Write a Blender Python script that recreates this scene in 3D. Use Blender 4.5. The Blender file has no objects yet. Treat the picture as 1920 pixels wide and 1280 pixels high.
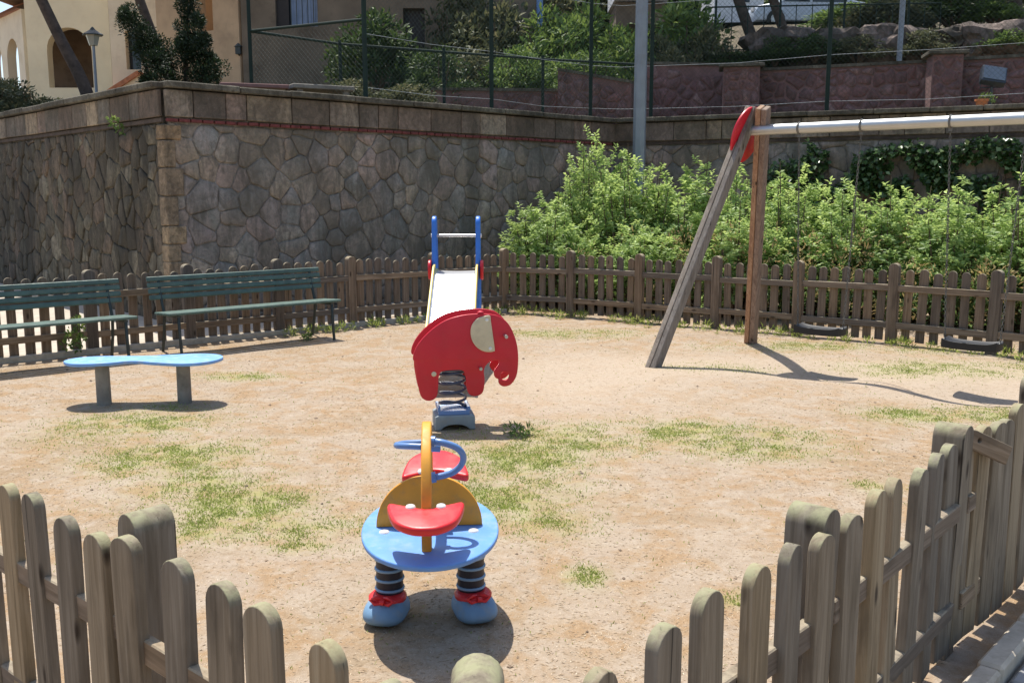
import bpy, bmesh, math, random
import numpy as np
from mathutils import Vector, Matrix, noise, Quaternion

# ------------------------------------------------------------------ camera, sky, sun, exposure
S = bpy.context.scene
COL = S.collection
PITCH = math.radians(8.84)
EYE = 1.75
FPX = 1800.0
cd = bpy.data.cameras.new('camera'); cam = bpy.data.objects.new('camera', cd); COL.objects.link(cam)
cam.location = (0, 0, EYE); cam.rotation_euler = (math.pi/2-PITCH, 0, 0)
cd.sensor_width = 36; cd.lens = FPX/1920*36; cd.clip_end = 2000; cd.clip_start = 0.05
S.camera = cam
SUNV = Vector((0.16, -0.36, -1.0)).normalized()          # direction the light travels
w = bpy.data.worlds.new('World'); S.world = w; w.use_nodes = True
nt = w.node_tree; bg = nt.nodes['Background']; sky = nt.nodes.new('ShaderNodeTexSky')
sky.sky_type = 'NISHITA'; sky.sun_disc = False
sky.sun_elevation = math.radians(68.5); sky.sun_rotation = math.radians(-24)
sky.air_density = 1.0; sky.dust_density = 1.6; sky.ozone_density = 1.0
nt.links.new(sky.outputs[0], bg.inputs[0]); bg.inputs[1].default_value = 0.135
sd = bpy.data.lights.new('sun', 'SUN'); sd.energy = 4.4; sd.angle = math.radians(0.55); sd.color = (1, 0.95, 0.87)
sun = bpy.data.objects.new('sun', sd); COL.objects.link(sun)
sun.rotation_euler = SUNV.to_track_quat('-Z', 'Y').to_euler(); sun.location = (0, 0, 30)
S.view_settings.view_transform = 'Standard'; S.view_settings.look = 'None'
S.view_settings.exposure = 0.52; S.view_settings.gamma = 1; S.view_settings.use_curve_mapping = False

rnd = random.Random(7)
PI = math.pi

def at(px, py, d):
    """sighting on the survey photograph: a point at ground distance d"""
    t = math.tan(math.atan((py-640)/FPX)+PITCH)
    z = EYE-d*t
    dep = d*math.cos(PITCH)+(EYE-z)*math.sin(PITCH)
    return Vector(((px-960)/FPX*dep, d, z))

# ------------------------------------------------------------------ materials
def mat(name, build):
    m = bpy.data.materials.new(name); m.use_nodes = True
    n = m.node_tree.nodes; l = m.node_tree.links
    build(n, l, n['Principled BSDF']); return m

def ramp(n, cols):
    r = n.new('ShaderNodeValToRGB'); e = r.color_ramp.elements
    while len(e) < len(cols): e.new(0.5)
    for i, (p, c) in enumerate(cols):
        e[i].position = p; e[i].color = (c[0], c[1], c[2], 1)
    return r

def nz(n, l, src, scale, detail=4, rough=0.55, dist=0.0):
    t = n.new('ShaderNodeTexNoise'); t.inputs['Scale'].default_value = scale
    t.inputs['Detail'].default_value = detail; t.inputs['Roughness'].default_value = rough
    t.inputs['Distortion'].default_value = dist
    if src is not None: l.new(src, t.inputs['Vector'])
    return t.outputs['Fac']

def mapr(n, l, v, a, b, c=0.0, d=1.0):
    m = n.new('ShaderNodeMapRange'); l.new(v, m.inputs[0])
    for i, x in enumerate((a, b, c, d)): m.inputs[i+1].default_value = x
    return m.outputs[0]

def mix(n, l, f, a, b, mode='MIX'):
    m = n.new('ShaderNodeMix'); m.data_type = 'RGBA'; m.blend_type = mode
    for i, v in ((0, f), (6, a), (7, b)):
        if hasattr(v, 'links'): l.new(v, m.inputs[i])
        elif isinstance(v, (int, float)): m.inputs[i].default_value = v
        else: m.inputs[i].default_value = (v[0], v[1], v[2], 1)
    return m.outputs[2]

def coords(n, l, kind='Object', sc=(1, 1, 1), rand=False):
    t = n.new('ShaderNodeTexCoord'); v = t.outputs[kind]
    if kind == 'World': pass
    mp = n.new('ShaderNodeMapping'); mp.inputs['Scale'].default_value = sc; l.new(v, mp.inputs[0])
    if rand:
        oi = n.new('ShaderNodeObjectInfo'); ml = n.new('ShaderNodeMath'); ml.operation = 'MULTIPLY'
        ml.inputs[1].default_value = 37.0; l.new(oi.outputs['Random'], ml.inputs[0])
        l.new(ml.outputs[0], mp.inputs['Location'])
    return mp.outputs[0]

def wpos(n, l, sc=(1, 1, 1)):
    g = n.new('ShaderNodeNewGeometry'); mp = n.new('ShaderNodeMapping')
    mp.inputs['Scale'].default_value = sc; l.new(g.outputs['Position'], mp.inputs[0]); return mp.outputs[0]

def bump(n, l, p, h, strength=0.3, dist=0.01):
    b = n.new('ShaderNodeBump'); b.inputs['Strength'].default_value = strength
    b.inputs['Distance'].default_value = dist; l.new(h, b.inputs['Height']); l.new(b.outputs[0], p.inputs['Normal'])

def plain(name, c, rough=0.5, var=0.12, scale=6, metal=0.0, bmp=0.05, dirt=None, dirt_amt=0.5):
    def f(n, l, p):
        v = wpos(n, l)
        a = nz(n, l, v, scale, 5)
        k = mapr(n, l, a, 0.3, 0.7, 1-var, 1+var)
        hsv = n.new('ShaderNodeHueSaturation'); hsv.inputs['Color'].default_value = (*c, 1); l.new(k, hsv.inputs['Value'])
        col = hsv.outputs[0]
        if dirt:
            b = nz(n, l, v, scale*2.3, 6, 0.65)
            col = mix(n, l, mapr(n, l, b, 0.5, 0.75, 0, dirt_amt), col, dirt)
            l.new(mapr(n, l, b, 0.4, 0.7, rough, min(1, rough+0.25)), p.inputs['Roughness'])
        else: p.inputs['Roughness'].default_value = rough
        l.new(col, p.inputs['Base Color']); p.inputs['Metallic'].default_value = metal
        if bmp: bump(n, l, p, nz(n, l, v, scale*12, 4), bmp, 0.004)
    return mat(name, f)

def wood(name, cols, top_amt, top_col=(0.16, 0.17, 0.06), axis=2, gs=1.0):
    def f(n, l, p):
        sc = [34*gs, 34*gs, 34*gs]; sc[axis] = 1.6*gs
        v = coords(n, l, 'Object', tuple(sc), True)
        g = nz(n, l, v, 1.0, 7, 0.62, 0.8)
        r = ramp(n, [(0.3, cols[0]), (0.52, cols[1]), (0.72, cols[2])]); l.new(g, r.inputs[0])
        oi = n.new('ShaderNodeObjectInfo')
        hs = n.new('ShaderNodeHueSaturation'); l.new(r.outputs[0], hs.inputs['Color'])
        l.new(mapr(n, l, oi.outputs['Random'], 0, 1, 0.72, 1.25), hs.inputs['Value'])
        l.new(mapr(n, l, oi.outputs['Random'], 0, 1, 0.75, 1.2), hs.inputs['Saturation'])
        col = hs.outputs[0]
        sc2 = [7, 7, 7]; sc2[axis] = 1.8
        v2 = coords(n, l, 'Object', tuple(sc2), True)
        b = nz(n, l, v2, 1.0, 5, 0.6)
        col = mix(n, l, mapr(n, l, b, 0.52, 0.75, 0, 0.65), col, (0.05, 0.04, 0.032))
        cr = nz(n, l, coords(n, l, 'Object', tuple(x*2.2 if x > 5*gs else x*0.6 for x in sc), True), 1.0, 3, 0.5, 0.2)
        col = mix(n, l, mapr(n, l, cr, 0.66, 0.70, 0, 0.8), col, (0.025, 0.02, 0.015))
        vo = n.new('ShaderNodeTexVoronoi'); vo.inputs['Scale'].default_value = 1.0
        sc3 = [9, 9, 9]; sc3[axis] = 3.2
        l.new(coords(n, l, 'Object', tuple(sc3), True), vo.inputs['Vector'])
        col = mix(n, l, mapr(n, l, vo.outputs['Distance'], 0.06, 0.15, 0.85, 0), col, (0.03, 0.02, 0.013))
        if top_amt > 0:  # tints upward faces: moss on near pickets, a paler tone on other timber
            ge = n.new('ShaderNodeNewGeometry'); sp = n.new('ShaderNodeSeparateXYZ'); l.new(ge.outputs['Normal'], sp.inputs[0])
            m = n.new('ShaderNodeMath'); m.operation = 'MULTIPLY'
            l.new(mapr(n, l, sp.outputs[2], 0.15, 0.65), m.inputs[0])
            l.new(mapr(n, l, nz(n, l, wpos(n, l), 14, 6, 0.7), 0.38, 0.6, 0.1, 1.0), m.inputs[1])
            m2 = n.new('ShaderNodeMath'); m2.operation = 'MULTIPLY'; m2.inputs[1].default_value = top_amt
            l.new(m.outputs[0], m2.inputs[0])
            col = mix(n, l, m2.outputs[0], col, top_col)
        l.new(col, p.inputs['Base Color']); p.inputs['Roughness'].default_value = 0.85
        p.inputs['Specular IOR Level'].default_value = 0.25
        bump(n, l, p, g, 0.55, 0.004)
    return mat(name, f)

def leafmat(name, c1, c2, c3=None, trans=0.35, rough=0.5):
    def f(n, l, p):
        a = n.new('ShaderNodeAttribute'); a.attribute_name = 'tint'
        cols = [(0.0, c1), (0.6, c2)] + ([(1.0, c3)] if c3 else [])
        r = ramp(n, cols); l.new(a.outputs['Fac'], r.inputs[0])
        l.new(r.outputs[0], p.inputs['Base Color']); p.inputs['Roughness'].default_value = rough
        p.inputs['Specular IOR Level'].default_value = 0.35
        if trans > 0:
            t = n.new('ShaderNodeBsdfTranslucent'); hs = n.new('ShaderNodeHueSaturation')
            hs.inputs['Value'].default_value = 1.5; hs.inputs['Hue'].default_value = 0.485
            l.new(r.outputs[0], hs.inputs['Color']); l.new(hs.outputs[0], t.inputs[0])
            mx = n.new('ShaderNodeMixShader'); mx.inputs[0].default_value = trans
            l.new(p.outputs[0], mx.inputs[1]); l.new(t.outputs[0], mx.inputs[2])
            out = [x for x in n if x.type == 'OUTPUT_MATERIAL'][0]; l.new(mx.outputs[0], out.inputs[0])
    return mat(name, f)

def stonemat(name, cols, dark=(0.03, 0.027, 0.02), stain=0.75, fine=14):
    def f(n, l, p):
        oi = n.new('ShaderNodeObjectInfo')
        at_ = n.new('ShaderNodeAttribute'); at_.attribute_name = 'tint'
        ad = n.new('ShaderNodeMath'); ad.operation = 'ADD'; l.new(oi.outputs['Random'], ad.inputs[0]); l.new(at_.outputs['Fac'], ad.inputs[1])
        fr = n.new('ShaderNodeMath'); fr.operation = 'FRACT'; l.new(ad.outputs[0], fr.inputs[0])
        k = len(cols); r = ramp(n, [(i/(k-1)*0.96+0.02, c) for i, c in enumerate(cols)]); l.new(fr.outputs[0], r.inputs[0])
        v = wpos(n, l)
        a = nz(n, l, v, fine, 8, 0.68, 0.6)
        m2_ = nz(n, l, wpos(n, l, (1, 1, 0.55)), fine*0.3, 5, 0.6, 0.8)
        base_ = mix(n, l, mapr(n, l, m2_, 0.4, 0.62, 0, 0.4), r.outputs[0], cols[len(cols)//2])
        dk_ = mix(n, l, 0.6, base_, dark)
        col = mix(n, l, mapr(n, l, a, 0.36, 0.62), dk_, base_)
        col = mix(n, l, mapr(n, l, nz(n, l, v, fine*2.7, 6, 0.7), 0.56, 0.7, 0, 0.5), col, (0.34, 0.31, 0.26))
        st = nz(n, l, wpos(n, l, (1.5, 1.5, 0.5)), 1.0, 7, 0.66, 0.8)
        col = mix(n, l, mapr(n, l, st, 0.40, 0.6, 0, stain), col, dark)
        st2 = nz(n, l, wpos(n, l, (5, 5, 1.6)), 1.0, 7, 0.7, 1.2)
        col = mix(n, l, mapr(n, l, st2, 0.5, 0.62, 0, stain*0.8), col, dark)
        l.new(col, p.inputs['Base Color']); p.inputs['Roughness'].default_value = 0.9
        p.inputs['Specular IOR Level'].default_value = 0.2
        bump(n, l, p, a, 0.8, 0.02)
    return mat(name, f)

def groundmat():
    def f(n, l, p):
        v = wpos(n, l)
        big = nz(n, l, v, 0.55, 5, 0.6, 0.4)
        mid = nz(n, l, v, 3.2, 6, 0.65, 0.5)
        r = ramp(n, [(0.33, (0.31, 0.238, 0.175)), (0.5, (0.36, 0.29, 0.222)), (0.64, (0.285, 0.205, 0.13))]); l.new(big, r.inputs[0])
        col = mix(n, l, mapr(n, l, mid, 0.45, 0.60, 0, 0.85), r.outputs[0], (0.315, 0.20, 0.105))
        col = mix(n, l, mapr(n, l, nz(n, l, v, 7.5, 6, 0.68, 0.5), 0.5, 0.62, 0, 0.6), col, (0.41, 0.345, 0.275))
        sa = n.new('ShaderNodeAttribute'); sa.attribute_name = 'sand'
        col = mix(n, l, mapr(n, l, sa.outputs['Fac'], 0, 1, 0, 0.85), col, (0.43, 0.35, 0.27))
        f0 = nz(n, l, v, 24, 6, 0.72, 0.8)
        col = mix(n, l, mapr(n, l, f0, 0.36, 0.5, 0.5, 0), col, (0.22, 0.155, 0.095))
        f1 = nz(n, l, wpos(n, l, (1, 1, 1)), 60, 6, 0.75)
        col = mix(n, l, mapr(n, l, f1, 0.36, 0.54, 0.35, 0), col, (0.31, 0.235, 0.16))
        f2 = nz(n, l, v, 170, 3, 0.7)
        col = mix(n, l, mapr(n, l, f2, 0.55, 0.72, 0, 0.6), col, (0.60, 0.50, 0.37))
        ga = n.new('ShaderNodeAttribute'); ga.attribute_name = 'green'
        g1 = n.new('ShaderNodeMath'); g1.operation = 'MULTIPLY'
        l.new(ga.outputs['Fac'], g1.inputs[0]); l.new(mapr(n, l, nz(n, l, v, 9, 6, 0.7), 0.36, 0.60, 0.1, 0.85), g1.inputs[1])
        gcol = mix(n, l, nz(n, l, v, 30, 4), (0.23, 0.26, 0.075), (0.34, 0.33, 0.13))
        col = mix(n, l, g1.outputs[0], col, gcol)
        l.new(col, p.inputs['Base Color']); p.inputs['Roughness'].default_value = 0.95
        p.inputs['Specular IOR Level'].default_value = 0.1
        m = n.new('ShaderNodeMath'); m.operation = 'ADD'; l.new(f1, m.inputs[0]); l.new(mid, m.inputs[1])
        m3 = n.new('ShaderNodeMath'); m3.operation = 'MULTIPLY_ADD'; l.new(nz(n, l, v, 11, 5, 0.6, 0.6), m3.inputs[0]); m3.inputs[1].default_value = 1.6; l.new(m.outputs[0], m3.inputs[2])
        bump(n, l, p, m3.outputs[0], 0.45, 0.015)
    return mat('dry_ground', f)

M = {}
M['wood_near'] = wood('weathered_wood_near', ((0.14, 0.108, 0.068), (0.24, 0.19, 0.13), (0.33, 0.275, 0.20)), 0.75, (0.33, 0.33, 0.19))
M['wood_far'] = wood('weathered_wood_far', ((0.105, 0.077, 0.053), (0.185, 0.138, 0.098), (0.255, 0.2, 0.148)), 0.7, (0.42, 0.37, 0.25))
M['rail_wood'] = wood('rail_wood', ((0.12, 0.09, 0.062), (0.21, 0.16, 0.115), (0.29, 0.23, 0.17)), 0.8, (0.36, 0.31, 0.22), axis=0)
M['leg_gray'] = wood('gray_timber', ((0.20, 0.165, 0.13), (0.30, 0.255, 0.21), (0.38, 0.335, 0.28)), 0.2, (0.4, 0.37, 0.28))
M['leg_brown'] = wood('reddish_timber', ((0.21, 0.125, 0.085), (0.32, 0.205, 0.14), (0.40, 0.28, 0.205)), 0.2, (0.45, 0.4, 0.3))
M['bench'] = plain('bench_green_paint', (0.065, 0.118, 0.098), 0.5, 0.25, 9, dirt=(0.16, 0.16, 0.13), dirt_amt=0.5, bmp=0.15)
M['bench_iron'] = plain('bench_iron', (0.025, 0.035, 0.03), 0.5, 0.2, 20)
M['blue'] = plain('blue_panel', (0.13, 0.31, 0.68), 0.42, 0.1, 5, dirt=(0.30, 0.38, 0.50), dirt_amt=0.6, bmp=0.03)
M['table_blue'] = plain('table_blue_panel', (0.17, 0.37, 0.72), 0.5, 0.1, 6, dirt=(0.44, 0.48, 0.50), dirt_amt=0.7, bmp=0.05)
M['slide_blue'] = plain('slide_blue_panel', (0.03, 0.17, 0.62), 0.35, 0.08, 5, dirt=(0.1, 0.25, 0.55), dirt_amt=0.3, bmp=0.03)
M['red'] = plain('red_panel', (0.58, 0.012, 0.03), 0.33, 0.08, 5, dirt=(0.5, 0.06, 0.05), dirt_amt=0.3, bmp=0.03)
M['seat_red'] = plain('seat_red_plastic', (0.72, 0.025, 0.03), 0.3, 0.06, 6, dirt=(0.62, 0.1, 0.08), dirt_amt=0.35, bmp=0.03)
M['yellow'] = plain('yellow_panel', (0.74, 0.33, 0.03), 0.45, 0.15, 8, dirt=(0.42, 0.24, 0.09), dirt_amt=0.65, bmp=0.05)
M['yellow_pale'] = plain('slide_yellow_panel', (0.70, 0.56, 0.16), 0.45, 0.08, 8)
M['cream'] = plain('cream_panel', (0.60, 0.52, 0.36), 0.45, 0.08, 6, dirt=(0.4, 0.35, 0.25))
M['white_pl'] = plain('white_plastic', (0.72, 0.72, 0.70), 0.3, 0.04, 8)
M['handle_blue'] = plain('handle_blue_plastic', (0.13, 0.25, 0.50), 0.3, 0.06, 8)
M['sock_dark'] = plain('sock_dark_rubber', (0.014, 0.016, 0.03), 0.5, 0.1, 8)
M['sock_blue'] = plain('sock_blue_ring', (0.22, 0.36, 0.52), 0.45, 0.1, 8)
M['shoe'] = plain('shoe_blue_plastic', (0.17, 0.31, 0.47), 0.55, 0.15, 7, dirt=(0.33, 0.33, 0.29), dirt_amt=0.65, bmp=0.08)
M['base_pl'] = plain('base_grey_blue_plastic', (0.25, 0.29, 0.30), 0.6, 0.12, 9, dirt=(0.36, 0.3, 0.22), dirt_amt=0.4)
M['spring'] = plain('spring_steel_paint', (0.06, 0.07, 0.11), 0.35, 0.1, 9)
M['steel_slide'] = plain('brushed_slide_steel', (0.78, 0.79, 0.80), 0.36, 0.06, 3, metal=1.0, bmp=0.02)
M['steel'] = plain('galvanised_steel', (0.50, 0.51, 0.50), 0.45, 0.08, 5, metal=1.0, bmp=0.03)
M['chain'] = plain('chain_steel', (0.16, 0.155, 0.14), 0.6, 0.1, 9, metal=0.5)
M['rubber'] = plain('black_rubber', (0.006, 0.006, 0.007), 0.5, 0.2, 9)
M['conc'] = plain('concrete_grey', (0.24, 0.22, 0.185), 0.9, 0.2, 8, bmp=0.3, dirt=(0.12, 0.105, 0.08))
M['kerb'] = plain('kerb_stone', (0.48, 0.42, 0.33), 0.9, 0.2, 8, bmp=0.3, dirt=(0.24, 0.19, 0.13))
M['paver'] = plain('paver_grey', (0.27, 0.265, 0.26), 0.85, 0.25, 5, bmp=0.4, dirt=(0.14, 0.13, 0.12))
M['path'] = plain('path_paving', (0.46, 0.40, 0.32), 0.9, 0.12, 3, bmp=0.3, dirt=(0.3, 0.25, 0.19))
M['mortar'] = plain('old_mortar', (0.24, 0.205, 0.16), 0.95, 0.35, 4, bmp=0.7, dirt=(0.10, 0.085, 0.068))
M['stone'] = stonemat('rubble_stone', [(0.33, 0.27, 0.20), (0.48, 0.38, 0.27), (0.33, 0.33, 0.30), (0.50, 0.37, 0.31), (0.40, 0.33, 0.25), (0.26, 0.265, 0.24), (0.58, 0.47, 0.33)], dark=(0.12,0.108,0.085), stain=0.75)
M['stone_left_dim'] = stonemat('rubble_stone_left_dim', [(0.10, 0.09, 0.063), (0.19, 0.155, 0.105), (0.12, 0.12, 0.09), (0.23, 0.165, 0.12), (0.14, 0.125, 0.083), (0.36, 0.32, 0.23)], dark=(0.045,0.04,0.03), stain=0.85)  # weather staining, plus the weaker skylight on this face put into the colour
M['quoin'] = stonemat('quoin_stone', [(0.46, 0.31, 0.17), (0.36, 0.27, 0.18), (0.5, 0.36, 0.21)], stain=0.5)
M['frieze'] = stonemat('frieze_stone', [(0.15, 0.125, 0.10), (0.52, 0.41, 0.27), (0.24, 0.21, 0.175), (0.36, 0.26, 0.20), (0.19, 0.18, 0.15), (0.46, 0.37, 0.27), (0.22,0.16,0.12)], dark=(0.07,0.06,0.045), stain=0.6)
M['coping'] = stonemat('coping_stone', [(0.15, 0.135, 0.10), (0.22, 0.20, 0.15), (0.18, 0.155, 0.12)], stain=0.55)
M['brick'] = plain('red_brick', (0.17, 0.045, 0.04), 0.9, 0.35, 9, bmp=0.3, dirt=(0.05, 0.03, 0.025))
M['purple'] = stonemat('purple_stone', [(0.30, 0.15, 0.14), (0.36, 0.20, 0.18), (0.26, 0.15, 0.15), (0.42, 0.27, 0.24)], dark=(0.07,0.045,0.04), stain=0.5, fine=10)
M['purple_mortar'] = plain('purple_mortar', (0.20, 0.115, 0.105), 0.95, 0.25, 6, bmp=0.5)
M['boulder'] = stonemat('boulder_rock', [(0.08, 0.07, 0.06), (0.16, 0.13, 0.11), (0.30, 0.23, 0.20), (0.10, 0.085, 0.07)], stain=0.7, fine=5)
M['leaf_bush'] = leafmat('bush_leaf', (0.13, 0.225, 0.075), (0.30, 0.42, 0.13), (0.44, 0.56, 0.19), 0.42, 0.45)
M['leaf_dry'] = leafmat('dry_leaf', (0.24, 0.18, 0.08), (0.42, 0.33, 0.14), (0.33, 0.38, 0.13), 0.3, 0.7)
M['leaf_ivy'] = leafmat('ivy_leaf', (0.03, 0.06, 0.018), (0.07, 0.13, 0.04), (0.24, 0.32, 0.14), 0.15, 0.2)
M['leaf_dark'] = leafmat('juniper_leaf', (0.008, 0.018, 0.008), (0.018, 0.04, 0.014), (0.045, 0.08, 0.02), 0.08, 0.6)
M['leaf_mid'] = leafmat('shrub_leaf', (0.05, 0.10, 0.03), (0.13, 0.21, 0.05), (0.27, 0.35, 0.10), 0.3, 0.55)
M['leaf_olive'] = leafmat('olive_leaf', (0.045, 0.055, 0.03), (0.11, 0.125, 0.06), (0.24, 0.22, 0.11), 0.25, 0.6)
M['leaf_tree'] = leafmat('tree_leaf', (0.02, 0.045, 0.015), (0.05, 0.09, 0.025), (0.13, 0.19, 0.05), 0.25, 0.6)
M['bark'] = plain('pine_bark', (0.075, 0.055, 0.042), 0.95, 0.4, 7, bmp=0.8, dirt=(0.025, 0.02, 0.017))
M['stem'] = plain('stem_bark', (0.12, 0.085, 0.055), 0.9, 0.3, 12)
M['grass'] = leafmat('grass_blade', (0.19, 0.25, 0.055), (0.27, 0.345, 0.08), (0.42, 0.42, 0.19), 0.4, 0.6)
M['straw'] = leafmat('straw', (0.38, 0.26, 0.15), (0.52, 0.41, 0.28), (0.64, 0.56, 0.43), 0.0, 0.8)
M['soil'] = plain('terrace_soil', (0.11, 0.085, 0.05), 0.95, 0.35, 2, bmp=0.6, dirt=(0.06, 0.075, 0.03))
M['yellow_wall'] = plain('yellow_render', (0.84, 0.73, 0.50), 0.9, 0.08, 0.8, bmp=0.1, dirt=(0.66, 0.53, 0.34), dirt_amt=0.35)
M['cream_wall'] = plain('cream_render', (0.78, 0.68, 0.50), 0.9, 0.08, 0.8, bmp=0.1, dirt=(0.42, 0.32, 0.2), dirt_amt=0.35)
M['tan_wall'] = plain('tan_render', (0.56, 0.39, 0.235), 0.92, 0.22, 0.9, bmp=0.3, dirt=(0.3, 0.21, 0.14), dirt_amt=0.5)
M['brown_shade_wall'] = plain('brown_shade_render', (0.21, 0.16, 0.11), 0.95, 0.25, 0.9, bmp=0.4, dirt=(0.07, 0.05, 0.035), dirt_amt=0.6)  # tree shade on the house put into a darker colour than the tan part
M['roof_tile'] = plain('terracotta_tile', (0.50, 0.20, 0.10), 0.85, 0.25, 7, bmp=0.2, dirt=(0.3, 0.16, 0.1))
M['terracotta'] = plain('terracotta_clay', (0.62, 0.22, 0.08), 0.8, 0.15, 8)
M['dark_wood'] = plain('dark_brown_paint', (0.03, 0.022, 0.018), 0.6, 0.2, 5)
M['glass'] = plain('window_glass', (0.03, 0.04, 0.05), 0.06, 0.1, 2, bmp=0)
M['curtain'] = plain('pale_blue_curtain', (0.30, 0.38, 0.52), 0.8, 0.15, 3, bmp=0.1)
M['fence_green'] = plain('dark_green_paint', (0.006, 0.022, 0.015), 0.8, 0.2, 5)
M['mesh_green'] = plain('green_mesh_wire', (0.035, 0.06, 0.045), 0.45, 0.1, 5)
M['wire'] = plain('tension_wire', (0.45, 0.47, 0.46), 0.4, 0.1, 5, metal=0.5)
M['pole'] = plain('lamp_pole_grey_paint', (0.22, 0.25, 0.28), 0.4, 0.06, 3, metal=0.3, dirt=(0.2, 0.2, 0.18), dirt_amt=0.3)
M['lamp_glass'] = plain('lantern_glass', (0.34, 0.34, 0.28), 0.3, 0.05, 3)
M['lamp_dark'] = plain('lantern_metal', (0.05, 0.06, 0.055), 0.5, 0.1, 5)
M['flood'] = plain('floodlight_housing', (0.035, 0.045, 0.06), 0.35, 0.1, 5)
M['flood_glass'] = plain('floodlight_glass', (0.10, 0.13, 0.17), 0.12, 0.1, 5)
M['car_paint'] = plain('pale_car_paint', (0.55, 0.62, 0.70), 0.25, 0.03, 3, bmp=0)
M['white_wall'] = plain('white_render', (0.68, 0.70, 0.72), 0.85, 0.05, 1, bmp=0.1)
M['asphalt'] = plain('asphalt', (0.06, 0.06, 0.06), 0.9, 0.2, 6, bmp=0.3)
M['hole'] = plain('hole_shade_black', (0.01, 0.01, 0.01), 0.9, 0.0, 6, bmp=0)
M['ground'] = groundmat()
M['peb'] = plain('pebble', (0.26, 0.19, 0.13), 0.9, 0.6, 3, bmp=0)

# ------------------------------------------------------------------ geometry helpers
class MB:
    def __init__(s): s.v = []; s.f = []; s.m = []
    def add(s, vs, fs, mi=0):
        o = len(s.v); s.v += [tuple(x) for x in vs]; s.f += [tuple(i+o for i in f) for f in fs]; s.m += [mi]*len(fs)
    def box(s, c, d, R=None, mi=0, jit=0):
        c = Vector(c); vs = []
        for sx in (-1, 1):
            for sy in (-1, 1):
                for sz in (-1, 1):
                    p = Vector((sx*d[0]/2, sy*d[1]/2, sz*d[2]/2))
                    if jit: p += Vector((rnd.uniform(-jit, jit), rnd.uniform(-jit, jit), rnd.uniform(-jit, jit)))
                    if R is not None: p = R @ p
                    vs.append(c+p)
        s.add(vs, [(0, 1, 3, 2), (4, 6, 7, 5), (0, 4, 5, 1), (2, 3, 7, 6), (0, 2, 6, 4), (1, 5, 7, 3)], mi)
    def beam(s, p, q, wd, ht, up=(0, 0, 1), mi=0):
        p = Vector(p); q = Vector(q); z = (q-p); L = z.length; z.normalize()
        x = Vector(up).cross(z); x.normalize(); y = z.cross(x)
        R = Matrix((x, y, z)).transposed(); s.box((p+q)/2, (wd, ht, L), R, mi)
    def tube(s, pts, r, n=8, caps=True, mi=0, closed=False):
        pts = [Vector(p) for p in pts]; k = len(pts)
        if not isinstance(r, (list, tuple)): r = [r]*k
        t0 = (pts[1]-pts[0]).normalized(); a = Vector((0, 0, 1)) if abs(t0.z) < 0.9 else Vector((1, 0, 0))
        nx = a.cross(t0).normalized(); vs = []
        for i in range(k):
            if closed: t = (pts[(i+1) % k]-pts[i-1])
            else: t = pts[min(i+1, k-1)]-pts[max(i-1, 0)]
            t.normalize(); nx = (nx-t*nx.dot(t)).normalized(); ny = t.cross(nx)
            for j in range(n):
                an = 2*PI*j/n; vs.append(pts[i]+(nx*math.cos(an)+ny*math.sin(an))*r[i])
        fs = []
        for i in range(k if closed else k-1):
            i2 = (i+1) % k
            for j in range(n):
                j2 = (j+1) % n; fs.append((i*n+j, i*n+j2, i2*n+j2, i2*n+j))
        if caps and not closed: fs.append(tuple(range(n))[::-1]); fs.append(tuple(range((k-1)*n, k*n)))
        s.add(vs, fs, mi)
    def lathe(s, prof, n=20, c=(0, 0, 0), R=None, mi=0, sx=1, sy=1):
        c = Vector(c); vs = []
        for (r, z) in prof:
            for j in range(n):
                p = Vector((r*math.cos(2*PI*j/n)*sx, r*math.sin(2*PI*j/n)*sy, z))
                if R is not None: p = R @ p
                vs.append(c+p)
        fs = []
        for i in range(len(prof)-1):
            for j in range(n):
                j2 = (j+1) % n; fs.append((i*n+j, i*n+j2, (i+1)*n+j2, (i+1)*n+j))
        fs.append(tuple(range(n))[::-1]); fs.append(tuple(range((len(prof)-1)*n, len(prof)*n)))
        s.add(vs, fs, mi)
    def mesh(s, name='m', smooth=None):
        me = bpy.data.meshes.new(name); me.from_pydata(s.v, [], s.f)
        if any(s.m): me.polygons.foreach_set('material_index', s.m)
        me.update()
        if smooth is not None: smooth_mesh(me, smooth)
        return me

def smooth_mesh(me, ang=40):
    me.polygons.foreach_set('use_smooth', [True]*len(me.polygons))
    me.set_sharp_from_angle(angle=math.radians(ang)); me.update()

def bevel_mesh(me, wd, seg=2):
    b = bmesh.new(); b.from_mesh(me); bmesh.ops.remove_doubles(b, verts=b.verts, dist=1e-5)
    bmesh.ops.recalc_face_normals(b, faces=b.faces)
    es = [e for e in b.edges if len(e.link_faces) == 2 and e.calc_face_angle(0) > math.radians(35)]
    bmesh.ops.bevel(b, geom=es, offset=wd, segments=seg, affect='EDGES', profile=0.6)
    b.to_mesh(me); b.free(); me.update(); return me

def obj(name, me, m, parent=None, loc=None, rot=None, kind=None):
    if isinstance(me, MB): me = me.mesh(name)
    o = bpy.data.objects.new(name, me); COL.objects.link(o)
    ms = m if isinstance(m, (list, tuple)) else [m]
    if len(me.materials) == 0:
        for x in ms: me.materials.append(x)
    elif me.materials[0] != ms[0]:
        o.material_slots[0].link = 'OBJECT'; o.material_slots[0].material = ms[0]
    if parent is not None: o.parent = parent
    if loc is not None: o.location = loc
    if rot is not None: o.rotation_euler = rot
    if kind: o['kind'] = kind
    return o

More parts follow.
